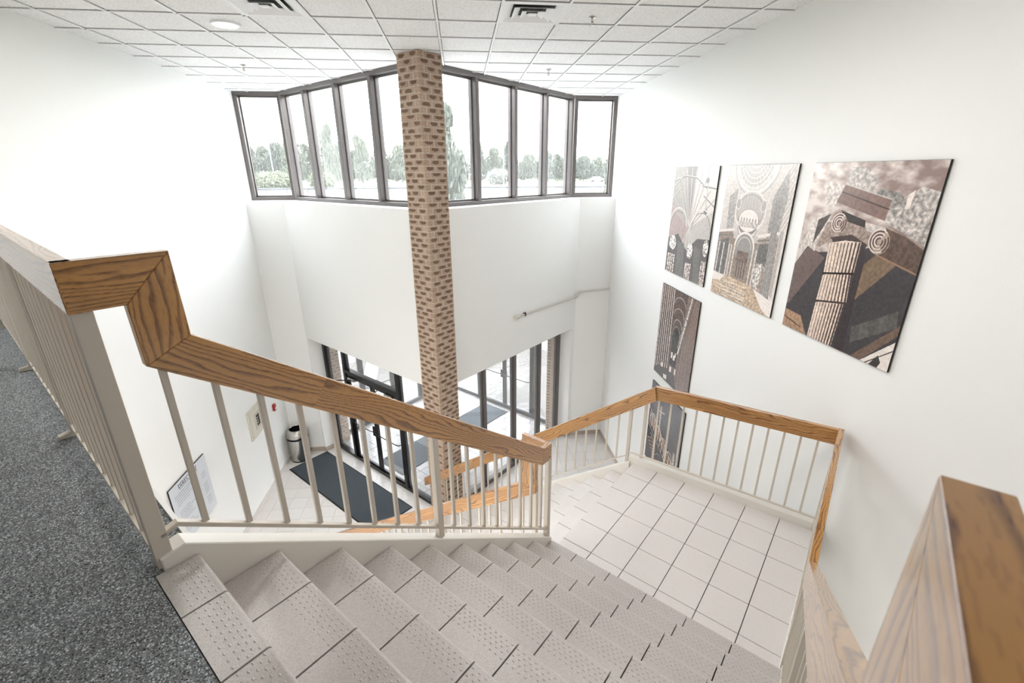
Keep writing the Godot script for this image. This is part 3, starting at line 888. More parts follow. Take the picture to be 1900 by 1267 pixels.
func stairs() -> void:
	var P := 0.302
	# ---- upper flight: descends along +u, nose k at u = 0.292 + 0.259 k
	var R1 := 0.259
	var s1 := thing("staircase", "upper stair flight of shade-toned tiled treads going down from the carpet to the landing", "staircase", Vector3(0.29, YL, -0.8), true)
	var body := Mb.new()
	var prof := PackedVector2Array([Vector2(0.155, YF - 0.34), Vector2(0.155, YF - 0.022)])
	for k in 10:
		var u := 0.292 + R1 * k
		prof.append(Vector2(u - 0.012, YF - RISE * k - 0.022))
		prof.append(Vector2(u - 0.012, YF - RISE * (k + 1) - 0.022))
	prof.append(Vector2(2.88, YL - 0.022)); prof.append(Vector2(2.88, YL - 0.30))
	prof.append(Vector2(0.5, YF - 0.42))
	body.prism(prof, -1.683, 0.075, TU)
	part(s1, "step_core", body, M.grout, "dark grouted step core")
	var edges := [1.683, 1.433, 1.433 - P, 1.433 - 2 * P, 1.433 - 3 * P, 1.433 - 4 * P, -0.077]
	for e in 6:
		var wd: float = edges[e] - edges[e + 1]
		if wd < 0.02: continue
		var tm := tread_mesh(R1 + 0.004, wd, true)
		var t0 := tread_mesh(0.137, wd, true)
		var rm := Mb.new()
		rm.box(Vector3(-0.0115, -RISE - 0.02, 0.0025), Vector3(-0.002, -0.031, wd - 0.0025))
		var rmm := rm.mesh()
		for k in 10:
			var at := Vector3(0.292 + R1 * k, YF - RISE * k, -edges[e])
			put(s1, "tread_tile", t0 if k == 0 else tm, M.shaded_tile, at)
			put(s1, "riser_tile", rmm, M.shaded_tile, at)
	for side in 2:
		var sb := Mb.new()
		var w0: float = [-1.765, 0.078][side]; var w1: float = [-1.683, 0.128][side]
		sb.prism(pv([0.185, 4.80, 0.185, 4.885, 0.262, 4.9, 2.612, 3.194 if side == 0 else 3.194, 2.612, 2.70, 2.55, 2.66, 0.30, 4.36, 0.185, 4.44]), w0, w1, TU, Vector2(1, -0.72), 0.004)
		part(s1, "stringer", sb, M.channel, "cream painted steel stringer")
	# ---- landing
	var ld := thing("stair_landing", "square stair landing of large pale tiles between the two flights", "stair landing", Vector3(3.6, YL - 0.3, -0.8), true)
	var lb := Mb.new()
	lb.box(Vector3(2.60, YL - 0.3, -1.713), Vector3(4.40, YL - 0.022, 0.06))
	part(ld, "landing_slab", lb, M.grout, "dark grouted slab")
	var us := [4.345, 4.105, 3.796, 3.487, 3.178, 2.869, 2.617]
	var vs := [1.725, 1.433, 1.131, 0.829, 0.527, 0.225, -0.055]
	for i in 6:
		for j in 6:
			var w: float = us[i] - us[i + 1]; var d: float = vs[j] - vs[j + 1]
			if j == 0:
				# edge row above the lower flight: nosing tiles with bumps, nose towards +v
				var nm := tread_mesh(d, w, true)
				put(ld, "landing_tile", nm, M.tile, Vector3(us[i + 1], YL, -vs[0]), "", "", PI / 2)
			else:
				var b := Mb.new()
				var ua: float = us[i + 1] + 0.0025
				b.box(Vector3(ua, YL - 0.022, -vs[j] + 0.003), Vector3(us[i] + (0.045 if i == 0 else 0.0) - 0.0025, YL, -vs[j + 1] - 0.003), 0.0012)
				part(ld, "landing_tile", b, M.tile)
	var cb := Mb.new()
	cb.prism(pv([4.335, 1.78, 4.392, -0.06, 4.492, -0.06, 4.435, 1.78]), 2.70, 3.055, Transform3D(Basis(Vector3(1, 0, 0), Vector3(0, 0, -1), Vector3(0, 1, 0)), Vector3.ZERO), Vector2(0, 1), 0.004)
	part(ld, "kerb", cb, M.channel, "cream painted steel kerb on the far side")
	cb = Mb.new()
	cb.box(Vector3(2.60, 2.70, 0.05), Vector3(4.42, 3.055, 0.105), 0.004)
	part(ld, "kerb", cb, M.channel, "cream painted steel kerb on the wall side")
	# ---- lower flight: descends along +v
	var R2 := 0.2555
	var s2 := thing("staircase", "lower stair flight of pale tiled treads going down from the landing to the ground floor", "staircase", Vector3(3.5, 0, -3.6), true)
	body = Mb.new()
	prof = PackedVector2Array([Vector2(1.72, YL - 0.3), Vector2(1.72, YL - RISE - 0.022)])
	for k in range(1, 16):
		var v := 1.725 + R2 * k
		prof.append(Vector2(v - 0.012, YL - RISE * k - 0.022))
		prof.append(Vector2(v - 0.012, YL - RISE * (k + 1) - 0.022 if k < 15 else 0.0))
	prof.append(Vector2(5.2, 0.0)); prof.append(Vector2(2.0, YL - 0.62))
	body.prism(prof, 2.66, 4.31, TV)
	part(s2, "step_core", body, M.grout, "dark grouted step core")
	var ue := [4.31, 4.105, 3.796, 3.487, 3.178, 2.869, 2.66]
	for i in 6:
		var wd: float = ue[i] - ue[i + 1]
		var tm := tread_mesh(R2 + 0.004, wd, true)
		var rm := Mb.new()
		rm.box(Vector3(-0.0115, -RISE - 0.02, 0.0025), Vector3(-0.002, -0.031, wd - 0.0025))
		var rmm := rm.mesh()
		for k in range(0, 16):
			var at := Vector3(ue[i + 1], YL - RISE * k, -(1.725 + R2 * k))
			if k > 0:
				put(s2, "tread_tile", tm, M.tile, at, "", "", PI / 2)
			put(s2, "riser_tile", rmm, M.tile, at, "", "", PI / 2)
	for side in 2:
		var sb := Mb.new()
		var w0: float = [2.60, 4.31][side]; var w1: float = [2.66, 4.375][side]
		sb.prism(pv([1.755, 2.997, 5.60, 0.136, 5.68, 0.0, 5.2, 0.0, 1.755, 2.5]), w0, w1, TV, Vector2(1, -0.73), 0.004)
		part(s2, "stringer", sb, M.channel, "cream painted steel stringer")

# ---------------------------------------------------------------- railings
func plank(o: Node3D, pts: Array, w0: float, w1: float, T: Transform3D, grain: Vector2, ch := 0.0022, called := "handrail") -> void:
	var b := Mb.new()
	var o2 := rng.randf_range(-0.1, 0.1)
	b.prism(pv(pts), w0, w1, T, grain, ch)
	for i in b.t.size():
		b.t[i] += Vector2(o2 * 9.0, o2 * 3.0)
	part(o, called, b, M.oak)

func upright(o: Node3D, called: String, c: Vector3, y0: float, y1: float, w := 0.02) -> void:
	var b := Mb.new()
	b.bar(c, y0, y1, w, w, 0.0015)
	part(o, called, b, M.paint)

func railings() -> void:
	var TR := 5.894
	# ---- guard along the upper floor edge
	var g := thing("guard_railing", "long level railing with an oak top rail along the carpeted upper floor edge", "railing", Vector3(0.19, YF, -3.8), true)
	plank(g, [1.69, TR, 6.08, TR, 6.08, TR - 0.142, 1.69, TR - 0.142], 0.170, 0.215, TV, Vector2(1, 0))
	var b := Mb.new()
	b.box(Vector3(0.176, YF + 0.055, -6.07), Vector3(0.206, YF + 0.073, -1.76), 0.002)
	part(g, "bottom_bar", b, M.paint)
	var v := 1.87
	while v < 6.05:
		upright(g, "baluster", Vector3(0.191, 0, -v), YF + 0.07, TR - 0.14)
		v += 0.1335
	for f in [3.085, 4.47, 5.97]:
		upright(g, "post", Vector3(0.191, 0, -f), YF, TR - 0.14, 0.038)
		b = Mb.new()
		b.prism(pv([0.115, YF + 0.002, 0.215, YF + 0.002, 0.215, YF + 0.04, 0.17, YF + 0.03, 0.122, YF + 0.022]), -f - 0.02, -f + 0.02, TU, Vector2(1, 0), 0.002)
		part(g, "foot", b, M.paint)
	# ---- inner railing of the upper flight
	var a := thing("stair_railing", "oak and steel railing along the open side of the upper stair flight", "railing", Vector3(1.4, YL, -1.71), true)
	var w0 := -1.735; var w1 := -1.69
	plank(a, [0.172, TR, 0.435, TR, 0.300, 5.752, 0.172, 5.752], w0, w1, TU, Vector2(1, 0))
	plank(a, [0.435, TR, 0.438, 5.624, 0.303, 5.556, 0.300, 5.752], w0, w1, TU, Vector2(0, 1))
	plank(a, [0.438, 5.624, 2.487, 4.136, 2.463, 3.995, 0.303, 5.556], w0, w1, TU, Vector2(1, -0.725))
	plank(a, [2.487, 4.136, 2.585, 4.136, 2.585, 3.995, 2.463, 3.995], w0, w1, TU, Vector2(1, 0))
	upright(a, "post", Vector3(0.200, 0, -1.722), 4.84, 5.755, 0.05)
	upright(a, "post", Vector3(1.425, 0, -1.712), 4.9 - 0.726 * (1.425 - 0.265), 4.86, 0.04)
	upright(a, "post", Vector3(2.575, 0, -1.712), 3.2, 4.0, 0.04)
	for i in 17:
		var u := 0.342 + 0.1335 * i
		if absf(u - 1.425) < 0.05 or u > 2.5: continue
		upright(a, "baluster", Vector3(u, 0, -1.712), 4.928 - 0.726 * (u - 0.343), 5.556 - 0.7225 * (u - 0.303) + 0.004)
	b = Mb.new()
	b.prism(pv([0.205, 4.965, 0.262, 4.985, 2.575, 3.306, 2.575, 3.288, 0.258, 4.967, 0.205, 4.948]), -1.727, -1.697, TU, Vector2(1, -0.7), 0.002)
	part(a, "bottom_bar", b, M.paint)
	# ---- inner railing of the lower flight
	var c := thing("stair_railing", "oak and steel railing along the open inner side of the lower stair flight", "railing", Vector3(2.57, 0, -3.7), true)
	plank(c, [1.735, 4.136, 1.955, 4.136, 1.816, 3.995, 1.735, 3.995], 2.545, 2.585, TV, Vector2(1, 0))
	plank(c, [1.955, 4.136, 1.955, 3.668, 1.816, 3.618, 1.816, 3.995], 2.545, 2.585, TV, Vector2(0, 1))
	plank(c, [1.955, 3.668, 5.56, 1.01, 5.56, 0.84, 1.816, 3.618], 2.545, 2.585, TV, Vector2(1, -0.737))
	for i in 28:
		var vv := 1.86 + 0.1335 * i
		if vv > 5.5: continue
		var post := i % 9 == 0
		upright(c, "post" if post else "baluster", Vector3(2.615, 0, -vv), 2.978 - 0.744 * (vv - 1.78) - (0.0 if post else -0.08), 3.618 - 0.742 * (vv - 1.816) + 0.06, 0.038 if post else 0.02)
	b = Mb.new()
	b.prism(pv([1.86, 3.012, 5.5, 0.292, 5.5, 0.274, 1.86, 2.994]), 2.60, 2.63, TV, Vector2(1, -0.7), 0.002)
	part(c, "bottom_bar", b, M.paint)
	# ---- far railing: landing guard and outer side of the lower flight
	var d := thing("stair_railing", "oak and steel railing on the far side of the landing, in front of the prints", "railing", Vector3(4.4, 0, -2.5), true)
	var ang := atan2(0.075, 1.58)
	var TF := Transform3D(Basis(Vector3(0, 1, 0), ang) * TV.basis, Vector3(4.41, 0, 0.03))
	# s runs along v, w along u
	plank(d, [-0.04, 4.033, 1.59, 3.995, 1.56, 3.845, -0.04, 3.888], 0.0, 0.042, TF, Vector2(1, -0.02))
	var T2 := Transform3D(TV.basis, Vector3(0, 0, 0))
	plank(d, [1.555, 3.995, 5.18, 1.275, 5.16, 1.105, 1.525, 3.847], 4.31, 4.352, T2, Vector2(1, -0.75))
	plank(d, [5.18, 1.275, 5.50, 1.03, 5.50, 0.865, 5.16, 1.105], 4.31, 4.352, T2, Vector2(1, -0.73))
	for i in 13:
		var vv := 0.087 + 0.1303 * i
		upright(d, "baluster" if i < 12 else "post", Vector3(4.442 - 0.035 * vv, 0, -vv), 3.05 if i == 12 else 3.075, 3.89, 0.018 if i < 12 else 0.03)
	for i in 27:
		var vv := 1.80 + 0.137 * i
		if vv > 5.45: continue
		var post := i % 9 == 0
		upright(d, "post" if post else "baluster", Vector3(4.345, 0, -vv), 2.978 - 0.744 * (vv - 1.78) - (0.0 if post else -0.085), 3.80 - 0.7475 * (vv - 1.59) + 0.06, 0.034 if post else 0.018)
	b = Mb.new()
	b.prism(pv([1.78, 3.075, 5.45, 0.322, 5.45, 0.307, 1.78, 3.06]), 4.333, 4.357, TV, Vector2(1, -0.7), 0.002)
	b.prism(pv([-0.02, 3.092, 1.80, 3.10, 1.80, 3.085, -0.02, 3.077]), 0.02, 0.042, TF, Vector2(1, 0), 0.002)
	part(d, "bottom_bar", b, M.paint)
	# ---- wall side railing: landing, upper flight and its upper end next to the camera
	var e := thing("stair_railing", "oak railing on the wall side of the landing and upper flight, nearest the camera", "railing", Vector3(1.8, YL, 0.09), true)
	var ang2 := -atan2(0.044, 4.40)
	var TG := Transform3D(Basis(Vector3(0, 1, 0), -ang2), Vector3(0, 0, 0.074))
	plank(e, [-1.1, TR, 0.43, TR, 0.298, 5.752, -1.1, 5.752], 0.0, 0.042, TG, Vector2(1, 0), 0.0009)
	plank(e, [0.43, TR, 0.436, 5.624, 0.301, 5.556, 0.298, 5.752], 0.0, 0.042, TG, Vector2(0, 1), 0.0009)
	plank(e, [0.436, 5.624, 2.627, 4.035, 2.585, 3.893, 0.301, 5.556], 0.0, 0.042, TG, Vector2(1, -0.725), 0.0009)
	plank(e, [2.627, 4.035, 4.45, 4.035, 4.45, 3.893, 2.585, 3.893], 0.0, 0.042, TG, Vector2(1, 0), 0.0009)
	for i in 18:
		var u := 0.20 + 0.1335 * i
		var post := i == 0 or i == 9 or i == 17
		var p := TG * Vector3(u, 0, 0.021)
		upright(e, "post" if post else "baluster", p, (4.93 if u > 0.3 else 4.86) - 0.726 * maxf(0.0, u - 0.3), (5.60 - 0.7225 * (u - 0.303)) if u > 0.3 else 5.76, 0.04 if post else 0.02)
	for i in 13:
		var u := 2.72 + 0.1335 * i
		if u > 4.3: continue
		upright(e, "baluster", TG * Vector3(u, 0, 0.021), 3.07, 3.9, 0.02)
	upright(e, "post", TG * Vector3(4.40, 0, 0.021), 2.9, 3.9, 0.034)
	b = Mb.new()
	b.prism(pv([0.262, 4.985, 2.56, 3.31, 4.42, 3.10, 4.42, 3.082, 2.56, 3.292, 0.258, 4.967]), 0.008, 0.034, TG, Vector2(1, -0.7), 0.002)
	part(e, "bottom_bar", b, M.paint)


# ---------------------------------------------------------------- prints and other things on the walls
class Canvas:
	var img: Image
	var k := 4.6
	var nz := FastNoiseLite.new()
	var fine := FastNoiseLite.new()
	func _init(bg: Color) -> void:
		img = Image.create(460, 575, false, Image.FORMAT_RGB8)
		img.fill(bg)
		nz.seed = 3; nz.frequency = 0.02; nz.fractal_octaves = 4
		fine.seed = 8; fine.frequency = 0.06; fine.fractal_octaves = 3
	func dot(x: int, y: int, c: Color, amp: float, alpha := 1.0) -> void:
		if x < 0 or y < 0 or x >= 460 or y >= 575: return
		var f := 1.0 + amp * fine.get_noise_2d(x, y) * 1.25 + amp * 0.5 * nz.get_noise_2d(x, y)
		var d := Color(clampf(c.r * f, 0, 1), clampf(c.g * f, 0, 1), clampf(c.b * f, 0, 1))
		img.set_pixel(x, y, d if alpha >= 1.0 else img.get_pixel(x, y).lerp(d, alpha))
	func sky(top: Color, low: Color, cloud: Color) -> void:
		for y in 575:
			for x in 460:
				var n := nz.get_noise_2d(x * 0.6, y) * 0.9 + 0.5 + (x / 460.0 - 0.5) * 0.7
				img.set_pixel(x, y, top.lerp(low, y / 575.0).lerp(cloud, clampf(n, 0.0, 1.0)))
	func poly(a: Array, c: Color, amp := 0.08, alpha := 1.0) -> void:
		var p := []
		for i in range(0, a.size(), 2): p.append(Vector2(a[i], a[i + 1]) * k)
		var lo := 1e9; var hi := -1e9
		for q in p: lo = minf(lo, q.y); hi = maxf(hi, q.y)
		for y in range(maxi(0, int(lo)), mini(575, int(hi) + 1)):
			var xs := []
			for i in p.size():
				var A: Vector2 = p[i]; var B: Vector2 = p[(i + 1) % p.size()]
				if (A.y <= y + 0.5) != (B.y <= y + 0.5):
					xs.append(A.x + (y + 0.5 - A.y) * (B.x - A.x) / (B.y - A.y))
			xs.sort()
			for i in range(0, xs.size() - 1, 2):
				for x in range(int(round(xs[i])), int(round(xs[i + 1]))):
					dot(x, y, c, amp, alpha)
	func line(x0: float, y0: float, x1: float, y1: float, w: float, c: Color, amp := 0.05, alpha := 1.0) -> void:
		var d := Vector2(x1 - x0, y1 - y0).normalized()
		var n := Vector2(-d.y, d.x) * w / 2
		poly([x0 + n.x, y0 + n.y, x1 + n.x, y1 + n.y, x1 - n.x, y1 - n.y, x0 - n.x, y0 - n.y], c, amp, alpha)
	func disc(cx: float, cy: float, rx: float, ry: float, c: Color, amp := 0.06) -> void:
		var a := []
		for i in 40: a.append_array([cx + rx * cos(TAU * i / 40), cy + ry * sin(TAU * i / 40)])
		poly(a, c, amp)
	func arc(cx: float, cy: float, rx: float, ry: float, a0: float, a1: float, w: float, c: Color) -> void:
		var n := 26
		for i in n:
			var t0 := lerpf(a0, a1, i / float(n)); var t1 := lerpf(a0, a1, (i + 1.15) / float(n))
			line(cx + rx * cos(t0), cy + ry * sin(t0), cx + rx * cos(t1), cy + ry * sin(t1), w, c)

func sep(v: float) -> Color:  # warm grey of a toned print
	return Color(v, v * 0.95 + 0.005, v * 0.91 + 0.01)

func pale(img: Image) -> Image:  # blends every pixel evenly toward off-white
	for y in img.get_height():
		for x in img.get_width():
			img.set_pixel(x, y, img.get_pixel(x, y).lerp(Color(0.97, 0.965, 0.955), 0.22))
	return img

func print_ruin() -> Image:
	var c := Canvas.new(sep(0.9))
	c.sky(sep(0.97), sep(0.72), Color(0.56, 0.47, 0.44))
	c.poly([-1, 76, 10, 59, 22, 62, 56, 55, 78, 48, 101, 49, 101, 126, -1, 126], Color(0.27, 0.255, 0.265), 0.12)
	c.poly([-1, 76, 11, 59, 29, 65, 3, 105, -1, 108], Color(0.44, 0.375, 0.36), 0.1)
	c.poly([60, 67, 70, 56, 86, 60, 61, 90], Color(0.50, 0.42, 0.345), 0.14)
	c.poly([2, 62, 9, 44, 14, 35, 25, 33, 27, 44, 17, 55, 18, 62, 10, 59], sep(0.84), 0.2)
	c.poly([14, 57, 15, 39, 26, 34, 20, 46], Color(0.33, 0.29, 0.28), 0.2)
	c.poly([17, 27, 16, 12, 32, 15, 29, 23, 27, 30], sep(0.84), 0.26)
	c.poly([33, 14, 33, 3, 43, 3, 52, 5, 56, 10, 58, 11, 57, 21], sep(0.74), 0.32)
	c.poly([59, 19, 60, 16, 76, 18, 81, 23, 81, 27, 70, 28], sep(0.57), 0.35)
	c.poly([70, 36, 72, 27, 81, 26, 99, 31, 101, 47, 88, 42], sep(0.72), 0.36)
	c.poly([83, 27, 83, 18, 89, 14, 101, 17, 101, 33, 87, 28], sep(0.72), 0.34)
	c.poly([81, 27, 81, 19, 85, 16, 84, 27], sep(0.93), 0.08)
	c.poly([28, 26, 33, 14, 71, 22, 70, 35], Color(0.52, 0.42, 0.385), 0.1)
	c.line(31, 19, 71, 28, 0.8, Color(0.25, 0.19, 0.17))
	c.line(33, 14, 71, 22, 0.7, sep(0.8))
	c.poly([34, 31, 56, 36, 57, 43, 40, 38], Color(0.22, 0.19, 0.18), 0.2)
	c.poly([71, 57, 101, 62, 101, 49, 88, 43, 72, 39], Color(0.38, 0.31, 0.27), 0.2)
	c.line(70, 56, 101, 63, 1.2, Color(0.60, 0.48, 0.39))
	c.poly([24, 40, 41, 38, 60, 41, 74, 45, 68, 51, 48, 47, 32, 50, 22, 58, 18, 58], Color(0.62, 0.55, 0.51), 0.25)
	c.poly([30, 50, 48, 46, 62, 51, 60, 56, 34, 54], Color(0.28, 0.23, 0.22), 0.2)
	c.poly([56, 37, 72, 39, 76, 46, 58, 42], sep(0.82), 0.15)
	for v in [[35.0, 40.0, 6.5], [70.0, 48.0, 7.5]]:
		c.disc(v[0], v[1], v[2], v[2] * 1.05, Color(0.70, 0.62, 0.57), 0.1)
		for r in [0.86, 0.58, 0.3]:
			c.arc(v[0], v[1], v[2] * r, v[2] * r * 1.05, -0.6, 5.0, 1.0, Color(0.35, 0.28, 0.26))
			c.arc(v[0] - 0.5, v[1] - 0.5, v[2] * (r + 0.1), v[2] * (r + 0.1), 1.0, 5.4, 0.7, sep(0.92))
	c.poly([58, 50, 58, 71, 57, 91, 55, 112, 56, 126, 64, 126, 63, 87, 63, 58], Color(0.24, 0.21, 0.22), 0.1)
	var drums := [[30.0, 54.0, 57.0, 50.0, 31.0, 75.0, 57.0, 71.0], [31.0, 77.0, 55.0, 71.5, 30.0, 96.0, 57.0, 91.0], [30.0, 98.0, 55.0, 93.0, 29.0, 126.0, 53.0, 126.0]]
	for d in drums:
		c.poly([d[0], d[1], (d[0] + d[2]) / 2, (d[1] + d[3]) / 2 - 1.5, d[2], d[3], d[6], d[7], d[4], d[5]], Color(0.90, 0.83, 0.77), 0.12)
		for i in 9:
			var t := (i + 0.6) / 9.0
			c.line(lerpf(d[0], d[2], t), lerpf(d[1], d[3], t), lerpf(d[4], d[6], t), lerpf(d[5], d[7], t), 0.5 + 1.1 * t, Color(0.58, 0.46, 0.40).lerp(Color(0.30, 0.23, 0.21), t), 0.2)
	c.line(30, 76, 57, 71, 1.4, Color(0.16, 0.12, 0.11)); c.line(30, 97, 57, 92, 1.0, Color(0.30, 0.23, 0.2))
	c.poly([-1, 111, 18, 112, 28, 126, -1, 126], Color(0.66, 0.53, 0.43), 0.2)
	c.line(0, 117, 20, 121, 0.7, Color(0.25, 0.19, 0.16))
	for i in 5:
		c.poly([66 + i * 6, 106 - i * 4, 72 + i * 6, 102 - i * 4, 74 + i * 6, 112 - i * 4, 68 + i * 6, 117 - i * 4], sep(0.36 + 0.03 * (i % 2)), 0.15)
	c.poly([70, 126, 101, 93, 101, 100, 78, 126], Color(0.45, 0.37, 0.32), 0.15)
	c.poly([78, 126, 101, 104, 101, 126], sep(0.93), 0.06)
	c.line(82, 126, 101, 110, 0.7, sep(0.3)); c.poly([86, 125, 91, 117, 94, 121, 92, 126], sep(0.25), 0.1)
	return c.img

func print_basilica() -> Image:
	var c := Canvas.new(sep(0.74))
	c.poly([0, 0, 100, 0, 100, 60, 0, 60], sep(0.80), 0.12)
	c.disc(45, -4, 26, 22, sep(0.70))
	for r in 6:
		c.arc(45, -6, 6.0 + 4.0 * r, 4.0 + 4.4 * r, 0.05, PI - 0.05, 0.9, sep(0.94))
	for i in 15:
		var a := PI * (i + 0.5) / 15.0
		c.line(45 + 5 * cos(a), -6 + 3.5 * sin(a), 45 + 27 * cos(a), -6 + 25 * sin(a), 0.6, sep(0.92))
	c.arc(46, -4, 30, 27, 0.1, PI - 0.1, 2.0, sep(0.95))
	c.arc(46, -4, 33, 30, 0.1, PI - 0.1, 0.8, sep(0.55))
	c.poly([10, 28, 22, 20, 24, 66, 12, 66], sep(0.60), 0.25)
	c.poly([76, 26, 90, 4, 94, 24, 90, 60, 76, 66], sep(0.55), 0.25)
	c.disc(46, 40, 23, 18, sep(0.72)); c.arc(46, 40, 23, 18, 0, TAU, 1.6, sep(0.93)); c.arc(46, 40, 19.5, 15, 0, TAU, 0.7, sep(0.5))
	for i in 6: c.line(34 + i * 4, 26, 32 + i * 4.8, 38, 0.4, sep(0.5))
	for s in [27.0, 65.0]:
		c.disc(s, 34, 3.6, 5, sep(0.62)); c.arc(s, 34, 3.6, 5, 0, TAU, 0.7, sep(0.92))
	c.disc(46, 50, 16.5, 12.5, sep(0.45)); c.disc(46, 48, 15, 10, sep(0.93)); c.poly([31, 49, 61, 49, 60, 54, 32, 54], sep(0.74), 0.3)
	for i in 6: c.disc(35 + i * 4.4, 47.5, 1.0, 2.0, sep(0.55))
	c.arc(46, 50, 16, 12.5, 0, PI, 2.0, sep(0.9)); c.arc(46, 53, 15, 12.5, 0.1, PI - 0.1, 1.3, sep(0.6))
	c.poly([0, 62, 24, 60, 30, 70, 30, 106, 0, 106], Color(0.50, 0.43, 0.39), 0.3)
	c.poly([66, 62, 100, 56, 100, 112, 66, 108], Color(0.56, 0.49, 0.44), 0.3)
	c.poly([2, 72, 20, 66, 19, 103, 1, 104], sep(0.30), 0.35)
	c.poly([68, 66, 82, 64, 81, 84, 67, 82], sep(0.32), 0.3)
	c.poly([28, 66, 66, 66, 66, 106, 28, 104], Color(0.50, 0.43, 0.37), 0.3)
	c.disc(46, 73, 15, 14, sep(0.52)); c.arc(46, 73, 15, 14, PI, TAU, 2.2, sep(0.92)); c.arc(46, 73, 11, 10, PI, TAU, 0.9, sep(0.8))
	c.poly([37, 76, 55, 76, 55, 102, 37, 102], Color(0.36, 0.29, 0.25), 0.35)
	for i in 5: c.line(38 + i * 4, 86, 38 + i * 4, 102, 0.7, sep(0.62))
	for x in [4.0, 12.0, 22.0, 26.0, 31.0, 61.0, 66.0]: c.line(x, 72, x - 1, 106, 2.0, sep(0.80), 0.2)
	c.line(0, 62, 26, 58, 2.6, sep(0.9)); c.line(0, 66, 27, 63, 1.0, sep(0.35)); c.line(64, 60, 100, 52, 2.6, sep(0.92)); c.line(64, 64, 88, 60, 1.0, sep(0.35))
	c.poly([80, 24, 86, 24, 93, 108, 82, 113], sep(0.58), 0.2)
	for i in 4: c.line(81 + i * 1.7, 28, 84 + i * 2.6, 110, 0.6, sep(0.36))
	c.poly([92, 40, 100, 30, 100, 118, 93, 110], sep(0.86), 0.08)
	for i in 10: c.line(90, 60 - i * 6, 100, 44 - i * 6, 0.7, sep(0.6))
	c.poly([93, 52, 97, 52, 97, 108, 93, 107], sep(0.66), 0.1)
	c.poly([-1, 104, 28, 103, 66, 105, 82, 112, 101, 119, 101, 126, -1, 126], Color(0.72, 0.61, 0.50), 0.3)
	for i in 22: c.line(2 + (i * 37) % 60, 107 + (i * 13) % 18, 22 + (i * 37) % 74, 107.5 + (i * 13) % 18, 0.7, sep(0.93 if i % 3 else 0.45), 0.1, 0.7)
	c.poly([-1, 103, 22, 104, 14, 110, -1, 112], sep(0.93), 0.06)
	c.poly([70, 106, 101, 112, 101, 126, 88, 122], sep(0.94), 0.05)
	c.poly([66, 84, 78, 82, 76, 106, 67, 104], sep(0.72), 0.6)
	return c.img

func print_vault() -> Image:
	var c := Canvas.new(sep(0.66))
	c.poly([50, 0, 101, 0, 101, 60, 52, 66], sep(0.86), 0.06)
	c.poly([0, 0, 52, 0, 52, 66, 0, 50], sep(0.62), 0.1)
	c.poly([28, 0, 55, 0, 52, 66], sep(0.52), 0.08)
	c.poly([0, 40, 50, 66, 40, 96, 0, 84], Color(0.62, 0.54, 0.52), 0.12)
	c.poly([52, 66, 101, 44, 101, 84, 70, 92], sep(0.70), 0.1)
	var tips := [[9, 11], [20, 4], [30, 1], [43, 1], [54, 3], [66, 6], [76, 13], [88, 24], [99, 32], [1, 30], [1, 44]]
	for t in tips:
		c.line(51, 67, t[0], t[1], 1.8, sep(0.78), 0.05); c.line(51.6, 67, t[0] + 1.4, t[1] + 0.4, 0.6, sep(0.36))
	for a in [[0.0, 16.0, 30.0, 10.0], [30.0, 10.0, 56.0, 12.0], [56.0, 12.0, 80.0, 22.0], [70.0, 20.0, 100.0, 22.0], [0.0, 38.0, 20.0, 24.0], [76.0, 30.0, 100.0, 40.0], [80.0, 0.0, 84.0, 46.0], [0.0, 24.0, 30.0, 6.0]]:
		c.line(a[0], a[1], a[2], a[3], 1.6, sep(0.46)); c.line(a[0], a[1] - 1, a[2], a[3] - 1, 0.6, sep(0.9))
	c.disc(84, 46, 4, 3, sep(0.4)); c.disc(80, 14, 3.5, 3, sep(0.45))
	for a in [[22.0, 66.0, 22.0, 20.0], [78.0, 66.0, 24.0, 22.0]]:
		c.arc(a[0], a[1], a[2], a[3], PI, TAU, 1.6, sep(0.85)); c.arc(a[0], a[1] + 2, a[2] - 3, a[3] - 2, PI, TAU, 0.8, sep(0.4))
	for x in [[51.0, 67.0, 30.0], [51.0, 67.0, 44.0], [51.0, 67.0, 60.0], [51.0, 67.0, 74.0]]:
		c.line(x[0], x[1], x[2], 98, 1.2, sep(0.8))
	c.poly([0, 84, 26, 76, 50, 92, 74, 76, 101, 74, 101, 126, 0, 126], sep(0.26), 0.2)
	c.poly([27, 84, 45, 86, 50, 126, 29, 126], sep(0.36), 0.15); c.poly([68, 84, 84, 88, 87, 126, 75, 126], sep(0.34), 0.15)
	for w in [[3, 24, 96], [52, 67, 100], [88, 100, 92]]:
		c.disc((w[0] + w[1]) / 2.0, w[2] - 8.0, (w[1] - w[0]) / 2.2, 9.0, sep(0.85), 0.9)
		var n := 4
		for i in n:
			c.poly([lerpf(w[0], w[1], (i + 0.15) / n), w[2] + 6, lerpf(w[0], w[1], (i + 0.8) / n), w[2] + 6, lerpf(w[0], w[1], (i + 0.8) / n), 126, lerpf(w[0], w[1], (i + 0.15) / n), 126], Color(0.80, 0.72, 0.68), 0.9)
	return c.img

